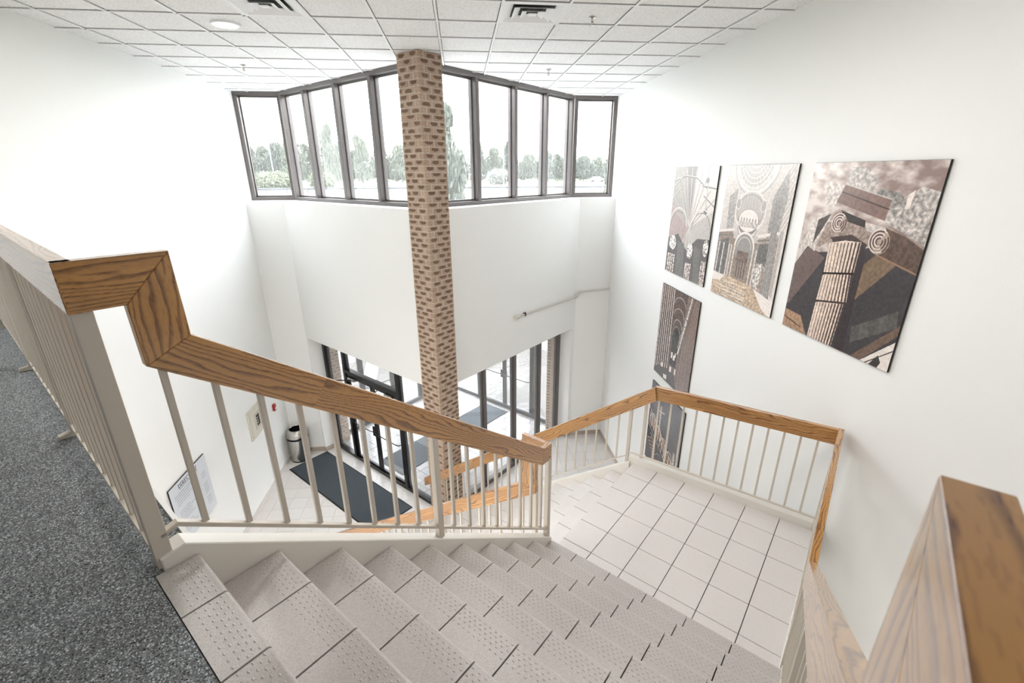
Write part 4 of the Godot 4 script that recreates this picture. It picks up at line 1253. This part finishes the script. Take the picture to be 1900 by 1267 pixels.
func print_nave() -> Image:
	var c := Canvas.new(Color(0.47, 0.40, 0.365))
	c.poly([62, 0, 101, 0, 101, 126, 58, 126], Color(0.52, 0.445, 0.41), 0.14)
	c.poly([0, 0, 40, 0, 44, 126, 0, 126], Color(0.42, 0.35, 0.32), 0.25)
	for i in 7: c.line(3 + i * 5.4, 0, 2 + i * 6.0, 118 - i * 2, 1.6, sep(0.88 - 0.04 * (i % 3)), 0.25)
	for i in 6: c.line(6 + i * 5.4, 30, 5 + i * 6.0, 126, 1.1, sep(0.25), 0.2)
	c.poly([40, 0, 72, 0, 66, 50, 60, 70, 44, 70, 40, 40], Color(0.40, 0.335, 0.31), 0.25)
	for i in 8: c.arc(54, 10 + i * 7, 16 - i, 10, PI, TAU, 1.0, sep(0.72 if i % 2 else 0.3))
	c.disc(53, 60, 10, 15, sep(0.24)); c.poly([44, 60, 62, 60, 62, 98, 44, 98], sep(0.27), 0.2)
	c.arc(53, 58, 10, 14, PI, TAU, 1.2, sep(0.6))
	c.line(82, 0, 62, 78, 2.4, sep(0.86), 0.4); c.line(88, 0, 66, 84, 1.4, sep(0.35), 0.3); c.line(78, 10, 60, 70, 1.8, sep(0.6), 0.5)
	for i in 5: c.line(74 + i * 6, 46 + i * 4, 70 + i * 7, 126, 0.8, sep(0.62 - 0.05 * i), 0.15)
	for r in [[46, 80, 4, 8], [52, 82, 5, 7], [56, 78, 3, 6], [46, 100, 5, 9], [22, 104, 4, 9], [60, 98, 3, 8]]:
		c.poly([r[0], r[1], r[0] + r[2], r[1], r[0] + r[2], r[1] + r[3], r[0], r[1] + r[3]], sep(0.95), 0.05)
	c.poly([10, 112, 60, 106, 70, 126, 0, 126], sep(0.38), 0.15); c.poly([30, 118, 40, 116, 41, 122, 32, 123], sep(0.92), 0.05)
	return c.img

func print_bridge() -> Image:
	var c := Canvas.new(Color(0.40, 0.385, 0.395))
	c.poly([0, 0, 101, 0, 101, 60, 0, 30], Color(0.43, 0.415, 0.425), 0.08)
	c.poly([0, 40, 40, 54, 101, 92, 101, 126, 0, 126], Color(0.24, 0.215, 0.21), 0.25)
	c.poly([4, 50, 40, 58, 100, 96, 100, 108, 40, 76, 4, 66], Color(0.58, 0.47, 0.40), 0.3)
	for i in 13: c.line(6 + i * 7.5, 44 + i * 4.0, 5 + i * 7.5, 64 + i * 4.0, 1.6, sep(0.82), 0.25)
	for i in 5: c.arc(16 + i * 19, 56 + i * 9, 9, 9, PI, TAU, 1.4, sep(0.84))
	c.line(0, 42, 100, 92, 1.4, sep(0.85)); c.line(0, 68, 100, 112, 1.6, sep(0.66))
	c.line(36, 24, 37, 60, 4.5, sep(0.75), 0.2); c.line(28, 34, 48, 30, 2.0, sep(0.78)); c.line(86, 66, 88, 96, 5, sep(0.72), 0.3)
	for i in 9: c.line(2 + i * 4, 92 + i * 3.5, 16 + i * 4, 86 + i * 4.5, 1.4, Color(0.72, 0.58, 0.48), 0.3)
	c.arc(10, 104, 16, 24, -1.5, 0.9, 1.6, sep(0.66)); c.arc(46, 112, 14, 16, -2.6, -0.3, 1.3, sep(0.55))
	for i in 8: c.line(30 + i * 8, 84 + i * 4.4, 34 + i * 8, 98 + i * 4.0, 0.8, sep(0.5))
	return c.img

func poster(img: Image, z0: float, y1: float, label: String) -> void:
	var y0 := y1 - 1.524; var z1 := z0 + 1.22
	var o := thing("wall_print", label, "picture", Vector3(XR - 0.02, y0, (z0 + z1) / 2), false, "frameless sepia prints on the right wall")
	var b := Mb.new()
	b.box(Vector3(XR - 0.020, y0, z0), Vector3(XR - 0.004, y1, z1), 0.0015)
	part(o, "panel", b, mat(Color(0.07, 0.065, 0.065), 0.5), "dark panel edge")
	b = Mb.new()
	b.quad(Vector3(XR - 0.0206, y0 + 0.002, z0 + 0.002), Vector3(XR - 0.0206, y0 + 0.002, z1 - 0.002), Vector3(XR - 0.0206, y1 - 0.002, z1 - 0.002), Vector3(XR - 0.0206, y1 - 0.002, z0 + 0.002), Vector3(-1, 0, 0), Vector2(0, 1), Vector2(1, 1), Vector2(1, 0), Vector2(0, 0))
	var m := mat(Color(1, 1, 1), 0.24)
	m.albedo_texture = ImageTexture.create_from_image(img)
	part(o, "print", b, m)

func wall_things() -> void:
	poster(pale(print_vault()), -6.945, 6.185, "sepia print of a fan vault with stained glass, leftmost of the top row")
	poster(pale(print_basilica()), -5.525, 6.185, "sepia print of a domed church interior, in the middle of the top row")
	poster(print_ruin(), -4.105, 6.185, "sepia print of a broken temple column with scrolls, nearest and largest in view")
	poster(print_nave(), -6.945, 4.445, "brown print of a tall dark nave, below the vault print")
	poster(print_bridge(), -6.930, 2.74, "dark print of an arched stone bridge, lowest and behind the landing railing")
	# directory board on the left wall
	var z0 := -5.555; var z1 := -6.47; var y1 := EYE - 4.015; var y0 := y1 - 0.93
	var d := thing("directory_board", "white directory board with rows of small names on the left wall", "sign", Vector3(XL, y0, (z0 + z1) / 2))
	var b := Mb.new()
	b.box(Vector3(XL + 0.004, y0, z1), Vector3(XL + 0.026, y1, z0), 0.001)
	part(d, "board", b, mat(Color(0.12, 0.11, 0.105), 0.4))
	b = Mb.new()
	b.quad(Vector3(XL + 0.0265, y0, z0), Vector3(XL + 0.0265, y0, z1), Vector3(XL + 0.0265, y1, z1), Vector3(XL + 0.0265, y1, z0), Vector3(1, 0, 0), Vector2(0, 1), Vector2(1, 1), Vector2(1, 0), Vector2(0, 0))
	var im := Image.create(400, 400, false, Image.FORMAT_RGB8)
	im.fill(Color(0.85, 0.865, 0.89))
	var r := RandomNumberGenerator.new(); r.seed = 4
	for row in 17:
		var y := 70 + row * 16.5
		if row in [5, 6, 12]: continue
		var x := 34 if row < 2 else 44
		var stop := 250 if row < 2 else r.randi_range(110, 220)
		while x < stop:
			var w := r.randi_range(4, 12)
			for q in range(0, w, 3):
				im.fill_rect(Rect2i(x + q, int(y) + r.randi_range(0, 1), 2, 6 if row < 2 else 5), Color(0.42, 0.42, 0.45))
			x += w + 4
		x = 318
		while row >= 2 and x < 366:
			im.fill_rect(Rect2i(x, int(y), 2, 5), Color(0.5, 0.5, 0.52)); x += 4
	im.fill_rect(Rect2i(92, 52, 204, 3), Color(0.3, 0.3, 0.32))
	var fm := mat(Color(1, 1, 1), 0.3)
	fm.albedo_texture = ImageTexture.create_from_image(im)
	part(d, "name_list", b, fm)
	var tm := TextMesh.new()
	var sf := SystemFont.new()
	sf.font_names = PackedStringArray(["Droid Serif"])
	tm.font = sf
	tm.text = "DIRECTORY"
	tm.font_size = 32
	tm.pixel_size = 0.0026
	tm.depth = 0.002
	tm.pixel_size *= 0.47 / tm.get_aabb().size.x
	var tmi := put(d, "heading", tm, mat(Color(0.16, 0.16, 0.18), 0.5), Vector3(XL + 0.0278, y1 - 0.075, -5.99))
	tmi.rotation.y = PI / 2
	# fire alarm annunciator
	var pz0 := -7.95; var pz1 := -8.58; var py1 := EYE - 4.15; var py0 := EYE - 4.74
	var p := thing("alarm_panel", "beige fire alarm cabinet with a small dark window on the left wall", "control panel", Vector3(XL, py0, (pz0 + pz1) / 2))
	b = Mb.new()
	b.box(Vector3(XL + 0.001, py0, pz1), Vector3(XL + 0.03, py1, pz0), 0.004)
	part(p, "cabinet", b, M.beige)
	b = Mb.new()
	b.box(Vector3(XL + 0.03, py0 + 0.035, pz1 + 0.035), Vector3(XL + 0.046, py1 - 0.035, pz0 - 0.035), 0.003)
	var dr := part(p, "door", b, M.beige)
	b = Mb.new()
	b.box(Vector3(XL + 0.046, py0 + 0.14, pz1 + 0.12), Vector3(XL + 0.050, py1 - 0.12, pz0 - 0.17), 0.002)
	part(dr, "inner_frame", b, mat(Color(0.78, 0.75, 0.67), 0.5))
	b = Mb.new()
	b.box(Vector3(XL + 0.049, py0 + 0.20, pz0 - 0.36), Vector3(XL + 0.053, py1 - 0.17, pz0 - 0.24), 0.001)
	part(dr, "dark_window", b, mat(Color(0.10, 0.09, 0.09), 0.2))
	b = Mb.new()
	for k in 3:
		b.box(Vector3(XL + 0.053, py0 + 0.25 + k * 0.05, pz0 - 0.30), Vector3(XL + 0.0545, py0 + 0.275 + k * 0.05, pz0 - 0.245), 0.0)
	part(dr, "indicator_strip", b, mat(Color(0.62, 0.60, 0.58), 0.4))
	# red pull station
	var f := thing("fire_alarm", "small red fire alarm pull station near the far left corner", "fire alarm", Vector3(XL, EYE - 4.70, -9.07))
	b = Mb.new()
	b.box(Vector3(XL + 0.001, EYE - 4.68, -9.115), Vector3(XL + 0.045, EYE - 4.54, -9.025), 0.006)
	part(f, "housing", b, mat(Color(0.62, 0.05, 0.05), 0.35))
	b = Mb.new()
	b.box(Vector3(XL + 0.045, EYE - 4.655, -9.10), Vector3(XL + 0.053, EYE - 4.61, -9.04), 0.003)
	part(f, "pull_handle", b, mat(Color(0.92, 0.90, 0.88), 0.4), "white handle")
	# outlet
	var u := thing("wall_outlet", "small beige electrical outlet low on the wall beside the bin", "outlet", Vector3(-3.745, 0.40, ZB))
	b = Mb.new()
	b.box(Vector3(-3.78, 0.395, ZB + 0.001), Vector3(-3.71, 0.51, ZB + 0.008), 0.002)
	part(u, "cover_plate", b, M.beige)
	b = Mb.new()
	for k in 2:
		b.box(Vector3(-3.762, 0.41 + 0.05 * k, ZB + 0.008), Vector3(-3.728, 0.445 + 0.05 * k, ZB + 0.010), 0.0)
	part(u, "socket", b, mat(Color(0.66, 0.64, 0.58), 0.5))
	# sprinkler pipe over the right glazing
	var o := thing("sprinkler_pipe", "thin painted pipe with an elbow running along the white wall over the right glazing", "pipe", Vector3(8.5, 3.55, -5.06), true)
	var vv := -5.052
	b = Mb.new()
	b.tube(PackedVector3Array([Vector3(6.42, 3.592, vv), Vector3(8.50, 3.548, vv)]), 0.017, 12)
	part(o, "pipe_run", b, M.pipe)
	b = Mb.new()
	b.tube(PackedVector3Array([Vector3(6.36, 3.594, vv), Vector3(6.46, 3.592, vv)]), 0.030, 14)
	part(o, "end_fitting", b, M.beige)
	b = Mb.new()
	b.tube(PackedVector3Array([Vector3(8.46, 3.549, vv), Vector3(8.535, 3.55, vv), Vector3(8.56, 3.58, vv + 0.01), Vector3(8.595, 3.66, vv + 0.04), Vector3(8.63, 3.67, vv + 0.10)]), 0.026, 12)
	part(o, "elbow", b, M.pipe)
	b = Mb.new()
	b.tube(PackedVector3Array([Vector3(8.615, 3.668, vv + 0.085), Vector3(9.065, 3.70, -4.54)]), 0.017, 12)
	part(o, "pipe_run", b, M.pipe)
	b = Mb.new()
	b.tube(PackedVector3Array([Vector3(6.66, 3.575, vv), Vector3(6.66, 3.64, vv)]), 0.006, 8)
	b.box(Vector3(6.64, 3.56, vv - 0.028), Vector3(6.68, 3.62, vv + 0.02), 0.003)
	part(o, "pipe_clip", b, M.alu)

func floor_things() -> void:
	# steel bin
	var c := Vector3(-3.865, 0, -9.41)
	var o := thing("waste_bin", "round stainless steel bin with a black band and open domed lid in the corner", "bin", c)
	var b := Mb.new()
	b.lathe(c, pv([0.0, 0.002, 0.205, 0.002, 0.211, 0.012, 0.211, 0.03, 0.203, 0.032]), 36)
	part(o, "foot_ring", b, M.rubber)
	b = Mb.new()
	b.lathe(c, pv([0.203, 0.03, 0.210, 0.035, 0.217, 0.55, 0.214, 0.555]), 40)
	part(o, "body", b, M.steel)
	b = Mb.new()
	b.lathe(c, pv([0.214, 0.553, 0.222, 0.555, 0.222, 0.60, 0.214, 0.602]), 40)
	part(o, "band", b, M.rubber, "black band")
	b = Mb.new()
	b.lathe(c, pv([0.214, 0.60, 0.227, 0.605, 0.229, 0.63, 0.222, 0.68, 0.20, 0.735, 0.165, 0.77, 0.15, 0.775, 0.147, 0.768, 0.155, 0.73]), 40)
	part(o, "lid", b, M.steel)
	b = Mb.new()
	b.lathe(c, pv([0.155, 0.73, 0.15, 0.45, 0.0, 0.45]), 32)
	part(o, "liner", b, M.dark, "black opening")
	# mats
	var m := thing("door_mat", "dark blue-grey runner mat on the tiles inside the black double doors", "mat", Vector3(3.97, 0, -7.6), true)
	b = Mb.new()
	b.box(Vector3(3.52, 0.0005, -6.08), Vector3(4.43, 0.006, -9.17), 0.002)
	part(m, "rubber_edge", b, M.rubber)
	b = Mb.new()
	b.box(Vector3(3.545, 0.004, -6.105), Vector3(4.405, 0.011, -9.145), 0.003)
	part(m, "pile", b, M.mat_)
	m = thing("door_mat", "grey runner mat on the bright vestibule floor behind the glass", "mat", Vector3(6.7, 0, -7.45), true)
	b = Mb.new()
	b.box(Vector3(4.95, 0.0005, -7.03), Vector3(8.52, 0.006, -7.88), 0.002)
	part(m, "rubber_edge", b, M.rubber)
	b = Mb.new()
	b.box(Vector3(4.975, 0.004, -7.055), Vector3(8.495, 0.011, -7.855), 0.003)
	part(m, "pile", b, M.mat_)

# ---------------------------------------------------------------- outside
func leaf_cloud(seed_: int, n: int, blobs: Array, size: float) -> ArrayMesh:
	var r := RandomNumberGenerator.new(); r.seed = seed_
	var b := Mb.new()
	for i in n:
		var bl: Array = blobs[r.randi_range(0, blobs.size() - 1)]
		var d := Vector3(r.randfn(), r.randfn(), r.randfn()).normalized()
		var p: Vector3 = bl[0] + Vector3(d.x * bl[1], d.y * bl[2], d.z * bl[1]) * pow(r.randf(), 0.4)
		var a := Vector3(r.randfn(), r.randfn(), r.randfn()).normalized()
		var c := a.cross(Vector3(r.randfn(), r.randfn(), r.randfn())).normalized()
		var s := size * r.randf_range(0.6, 1.3)
		var nn := a.cross(c).normalized()
		b.tri(p + a * s, p + c * s * 0.55, p - a * s, nn, Vector2(0, 0), Vector2(1, 0), Vector2(1, 1))
		b.tri(p + a * s, p - a * s, p - c * s * 0.55, nn, Vector2(0, 0), Vector2(1, 1), Vector2(0, 1))
	return b.mesh()

func outside() -> void:
	var GY := 3.6
	# ground: forecourt, grass bank, level verge
	var g := thing("ground", "pale grass bank and verge beyond the windows", "ground", Vector3(0, 0, -60), false, "", "structure")
	var b := Mb.new()
	b.prism(pv([-60, -1, -60, -0.06, 28, -0.06, 52, GY, 420, GY, 420, -1]), -260, 260, Transform3D(Basis(Vector3(0, 0, -1), Vector3(0, 1, 0), Vector3(1, 0, 0)), Vector3.ZERO))
	var grass := tri_tex(mat(Color(1, 1, 1), 0.95), speck_image(128, Color(0.30, 0.325, 0.215), 0.25, 0.2, 31), 0.6)
	part(g, "turf", b, grass)
	b = Mb.new()
	b.box(Vector3(-250, GY, -76), Vector3(250, GY + 0.03, -88), 0.0)
	b.box(Vector3(-250, GY, -124), Vector3(250, GY + 0.03, -150), 0.0)
	part(g, "road_lanes", b, mat(Color(0.40, 0.40, 0.40), 0.9))
	b = Mb.new()
	b.box(Vector3(-40, -0.06, -12), Vector3(40, -0.045, -29), 0.0)
	part(g, "asphalt", b, mat(Color(0.36, 0.37, 0.385), 0.9))
	# paving bricks of the forecourt
	var fc := thing("forecourt", "forecourt of pale paving bricks outside the vestibule doors", "paving", Vector3(9, -0.1, -9.6), true)
	b = Mb.new()
	b.box(Vector3(5.0, -0.06, -5.7), Vector3(13.0, -0.03, -13.4))
	part(fc, "joint_bed", b, mat(Color(0.09, 0.085, 0.08), 0.95))
	var pb := Mb.new()
	pb.box(Vector3(-0.094, -0.03, -0.043), Vector3(0.094, 0.0, 0.043), 0.004)
	var mm := MultiMesh.new()
	mm.transform_format = MultiMesh.TRANSFORM_3D
	mm.mesh = pb.mesh()
	var xf: Array[Transform3D] = []
	for j in 78:
		for i in 47:
			var u := 4.0 + 0.2 * i + (0.1 if j % 2 else 0.0); var v := 5.75 + 0.1 * j
			if (u < 8.9 and v < 9.66) or u > 12.9 or u < 5.1: continue
			xf.append(Transform3D(Basis(Vector3.UP, rng.randf_range(-0.02, 0.02)), Vector3(u, -0.004 + rng.randf_range(-0.003, 0.003), -v) - base_of(fc)))
	mm.instance_count = xf.size()
	for i in xf.size(): mm.set_instance_transform(i, xf[i])
	var mi := MultiMeshInstance3D.new()
	mi.name = "paving_bricks"
	mi.multimesh = mm
	mi.material_override = tri_tex(mat(Color(1, 1, 1), 0.9), speck_image(64, Color(0.30, 0.285, 0.265), 0.12, 0.1, 12), 3.0)
	mi.set_meta("kind", "stuff")
	fc.add_child(mi)
	# concrete kerb in the forecourt
	var kb := thing("concrete_kerb", "white concrete kerb strip across the forecourt paving", "kerb", Vector3(8.2, 0, -12.7), true)
	b = Mb.new()
	b.prism(pv([7.0, -11.55, 7.3, -11.3, 9.6, -14.1, 9.3, -14.35]), -0.14, 0.0, TP, Vector2(1, 0), 0.01)
	part(kb, "kerb_stone", b, mat(Color(0.86, 0.85, 0.83), 0.8))
	# guard rail along the road
	var gr := thing("guard_rail", "long low steel guard rail beside the road beyond the windows", "guard rail", Vector3(0, GY, -70))
	b = Mb.new()
	b.prism(pv([0.0, GY + 0.45, 0.03, GY + 0.5, -0.02, GY + 0.57, 0.03, GY + 0.64, 0.0, GY + 0.72, -0.04, GY + 0.72, -0.04, GY + 0.45]), -80, 80, Transform3D(Basis(Vector3(0, 0, 1), Vector3(0, 1, 0), Vector3(-1, 0, 0)), Vector3(0, 0, -70)))
	part(gr, "rail_beam", b, mat(Color(0.30, 0.31, 0.32), 0.5, 0.3))
	for k in 28:
		b = Mb.new()
		b.box(Vector3(-38 + k * 2.8, GY - 0.1, -70.16), Vector3(-37.88 + k * 2.8, GY + 0.68, -70.04), 0.01)
		part(gr, "post", b, mat(Color(0.32, 0.32, 0.32), 0.7))
	# lamp posts
	for s in [[-33.1, -91.5, 15.2, -2.2, "tall bent street lamp seen through the left end window"], [8.65, -94.6, 16.5, -1.0, "tall bent street lamp seen through the right wing of the windows"]]:
		var at := Vector3(s[0], GY, s[1])
		var lp := thing("street_lamp", s[4], "street lamp", at, false, "street lamps by the road")
		b = Mb.new()
		var pts := PackedVector3Array()
		var top: float = s[2] - GY
		for q in [[0.0, 0.0], [0.0, 0.80], [0.05, 0.90], [0.25, 0.96], [0.6, 0.995], [1.0, 1.0]]:
			pts.append(at + Vector3(q[0] * s[3], q[1] * top, 0))
		b.tube(pts, 0.11, 8)
		part(lp, "pole", b, mat(Color(0.40, 0.41, 0.42), 0.5))
		b = Mb.new()
		b.box(at + Vector3(s[3] - 0.35, top - 0.08, -0.15), at + Vector3(s[3] + 0.3, top + 0.08, 0.15), 0.03)
		part(lp, "lamp_head", b, mat(Color(0.45, 0.46, 0.47), 0.5))
	# lattice mast
	var ta := Vector3(36.2, GY, -237)
	var tw := thing("lattice_mast", "thin distant lattice mast above the trees on the right", "mast", ta)
	b = Mb.new()
	for q in [[-1, -1], [1, -1], [1, 1], [-1, 1]]:
		b.tube(PackedVector3Array([ta + Vector3(q[0] * 0.9, 0, q[1] * 0.9), ta + Vector3(q[0] * 0.5, 16.5, q[1] * 0.5)]), 0.13, 5)
	part(tw, "leg_frame", b, mat(Color(0.40, 0.31, 0.28), 0.8))
	b = Mb.new()
	for k in 11:
		var y := 1.5 * k; var e := 1.0 if k % 2 else -1.0
		b.tube(PackedVector3Array([ta + Vector3(-0.85 * e, y, 0.8), ta + Vector3(0.8 * e, y + 1.5, 0.75)]), 0.08, 5)
		b.tube(PackedVector3Array([ta + Vector3(0.8, y, -0.85 * e), ta + Vector3(0.75, y + 1.5, 0.8 * e)]), 0.08, 5)
	part(tw, "bracing", b, mat(Color(0.40, 0.31, 0.28), 0.8))
	# car
	var ca := Vector3(40.7, GY + 0.03, -141)
	var car := thing("car", "small silver car on the road, seen through the right end window", "car", ca)
	b = Mb.new()
	b.prism(pv([-2.2, 0.3, -2.25, 0.7, -2.0, 0.86, -1.5, 0.92, -0.9, 1.42, 0.6, 1.46, 1.3, 0.98, 2.05, 0.86, 2.25, 0.6, 2.2, 0.3]), -0.85, 0.85, Transform3D(Basis(), ca), Vector2(1, 0), 0.06)
	part(car, "body", b, mat(Color(0.86, 0.87, 0.88), 0.3, 0.2))
	b = Mb.new()
	b.prism(pv([-1.35, 0.95, -0.85, 1.36, -0.15, 1.38, -0.15, 0.95]), 0.84, 0.87, Transform3D(Basis(), ca))
	b.prism(pv([-0.05, 0.95, -0.05, 1.38, 0.55, 1.39, 1.15, 0.98]), 0.84, 0.87, Transform3D(Basis(), ca))
	part(car, "side_window", b, mat(Color(0.25, 0.27, 0.29), 0.2))
	for x in [-1.35, 1.4]:
		for z in [-0.8, 0.8]:
			b = Mb.new()
			b.tube(PackedVector3Array([ca + Vector3(x, 0.32, z - 0.1), ca + Vector3(x, 0.32, z + 0.1)]), 0.32, 18)
			part(car, "wheel", b, M.rubber)
	# trees
	var broad := leaf_cloud(1, 5200, [[Vector3(0, 0.62, 0), 0.72, 0.30], [Vector3(-0.42, 0.45, 0.2), 0.5, 0.24], [Vector3(0.45, 0.48, -0.1), 0.5, 0.26], [Vector3(0.1, 0.82, 0.1), 0.42, 0.17], [Vector3(-0.2, 0.3, -0.2), 0.7, 0.2], [Vector3(0.3, 0.25, 0.2), 0.7, 0.2]], 0.055)
	var tall := leaf_cloud(2, 5200, [[Vector3(0, 0.5, 0), 0.7, 0.34], [Vector3(0.1, 0.78, 0), 0.45, 0.18], [Vector3(-0.15, 0.92, 0.05), 0.26, 0.09], [Vector3(0.4, 0.62, 0.1), 0.4, 0.14], [Vector3(-0.45, 0.55, 0), 0.4, 0.16], [Vector3(0, 0.25, 0), 0.85, 0.2]], 0.05)
	var shrub := leaf_cloud(3, 3600, [[Vector3(0, 0.5, 0), 0.9, 0.45], [Vector3(-0.5, 0.35, 0), 0.6, 0.35], [Vector3(0.5, 0.4, 0.1), 0.6, 0.4]], 0.06)
	var tones := []
	for q in [Color(0.29, 0.31, 0.275), Color(0.33, 0.35, 0.30), Color(0.38, 0.40, 0.32), Color(0.46, 0.47, 0.45)]:
		var lm := mat(q, 0.8)
		lm.backlight_enabled = true
		lm.backlight = Color(q.r * 0.4, q.g * 0.42, q.b * 0.36)
		tones.append(lm)
	var bark := mat(Color(0.34, 0.30, 0.27), 0.9)
	var list := [[-56.6, -138.9, 13.6, 3.9, 0], [-56.4, -149.7, 13.6, 4.5, 1], [-49.2, -141.7, 14.6, 3.5, 0], [-42.5, -133.4, 14.8, 4.0, 0], [-46.6, -158.3, 14.7, 3.5, 1],
		[-27.5, -108.6, 15.7, 2.6, 1], [-32.9, -146.4, 14.9, 3.5, 0], [-26.5, -137.5, 15.7, 3.6, 1], [-25.8, -163.0, 14.0, 4.3, 0], [-17.0, -149.0, 14.2, 4.6, 0], [5.9, -149.9, 14.9, 3.5, 1],
		[11.1, -159.6, 14.2, 3.4, 0], [14.2, -139.3, 14.6, 3.3, 1], [23.9, -163.3, 12.4, 4.3, 0], [26.8, -147.6, 12.4, 3.9, 0], [31.9, -156.6, 11.8, 3.5, 1], [41.4, -159.7, 11.6, 4.3, 0],
		[49.5, -171.0, 11.4, 3.8, 1], [53.7, -160.0, 13.4, 4.2, 0], [-31.8, -86.3, 6.9, 3.7, 2], [-1.3, -36.0, 10.6, 2.2, 1], [9.6, -117.6, 7.5, 3.1, 2], [14.3, -41.6, 9.8, 1.8, 1], [-24.6, -90.5, 6.9, 2.5, 2], [38.4, -169.6, 11.4, 4.2, 0], [-11.9, -159.6, 13.7, 4.9, 1]]
	var belt := []
	for i in 46:
		belt.append([Vector3(-92 + i * 4.2 + rng.randf_range(-1.5, 1.5), 2.6 + rng.randf_range(0.0, 2.6), rng.randf_range(-4, 4)), 3.4, 3.0 + rng.randf_range(0.0, 1.6)])
	var sc := thing("scrub", "hazy belt of scrub and saplings filling in behind the trees beyond the road", "scrub", Vector3(0, GY, -186))
	put(sc, "foliage", leaf_cloud(9, 16000, belt, 0.42), tones[1], Vector3(0, GY, -186), "", "stuff")
	var where := ["in the left end window, leftmost", "in the left end window, behind the lamp post", "in the left end window, rightmost of its trees", "in the first pane of the left wing, left one", "in the first pane of the left wing, farther right one",
		"in the second pane of the left wing, tallest of the row", "in the second left pane, beside the mullion", "in the third pane of the left wing, left one", "in the third pane of the left wing, right one", "in the fourth pane of the left wing, beside the brick pier",
		"in the first right pane, beside its mullion", "in the second right pane, left of the lamp post", "in the second right pane, right of the lamp post", "in the third pane of the right wing, beside the mast", "in the fourth pane of the right wing, left one",
		"in the fourth pane of the right wing, right one", "in the right end window, leftmost", "in the right end window, middle one", "in the right end window, rightmost of the far ones", "at the foot of the left end window",
		"close behind the brick pier, showing at its right edge", "with whitish leaves at the foot of the right lamp post", "close by, at the right edge of the right end window", "at the foot of the first pane of the left wing", "far back behind the fourth pane of the right wing", "far back, hidden mostly by the brick pier"]
	for i in list.size():
		var t: Array = list[i]
		var gy: float = GY if t[1] < -52 else (GY * (-t[1] - 28.0) / 24.0 - 0.06)
		var at := Vector3(t[0], gy - 0.05, t[1])
		var h: float = t[2] - gy
		var nm: String = ["broadleaf_tree", "tall_tree", "shrub"][t[4]]
		var lb: String = ["round hazy green tree", "tall loose-crowned hazy tree", "low pale green shrub"][t[4]] + " " + where[i]
		var gp: String = ["round trees beyond the road", "tall trees beyond the road", "pale shrubs beside the road"][t[4]]
		if i in [20, 21, 22]: gp = ""
		var o := thing(nm, lb, "tree" if t[4] < 2 else "shrub", at, false, gp)
		var mi2 := put(o, "foliage", [broad, tall, shrub][t[4]], tones[3 if i == 21 else (2 if t[4] == 2 else i % 2)], at, "", "stuff")
		mi2.scale = Vector3(t[3], h, t[3]) * Vector3(1.15, 1.0, 1.15)
		mi2.rotation.y = i * 1.7
		b = Mb.new()
		b.tube(PackedVector3Array([at, at + Vector3(0.05, h * 0.35, 0), at + Vector3(-0.05, h * 0.7, 0.05)]), maxf(0.06, h * 0.014), 7)
		part(o, "trunk" if t[4] < 2 else "stem", b, bark)
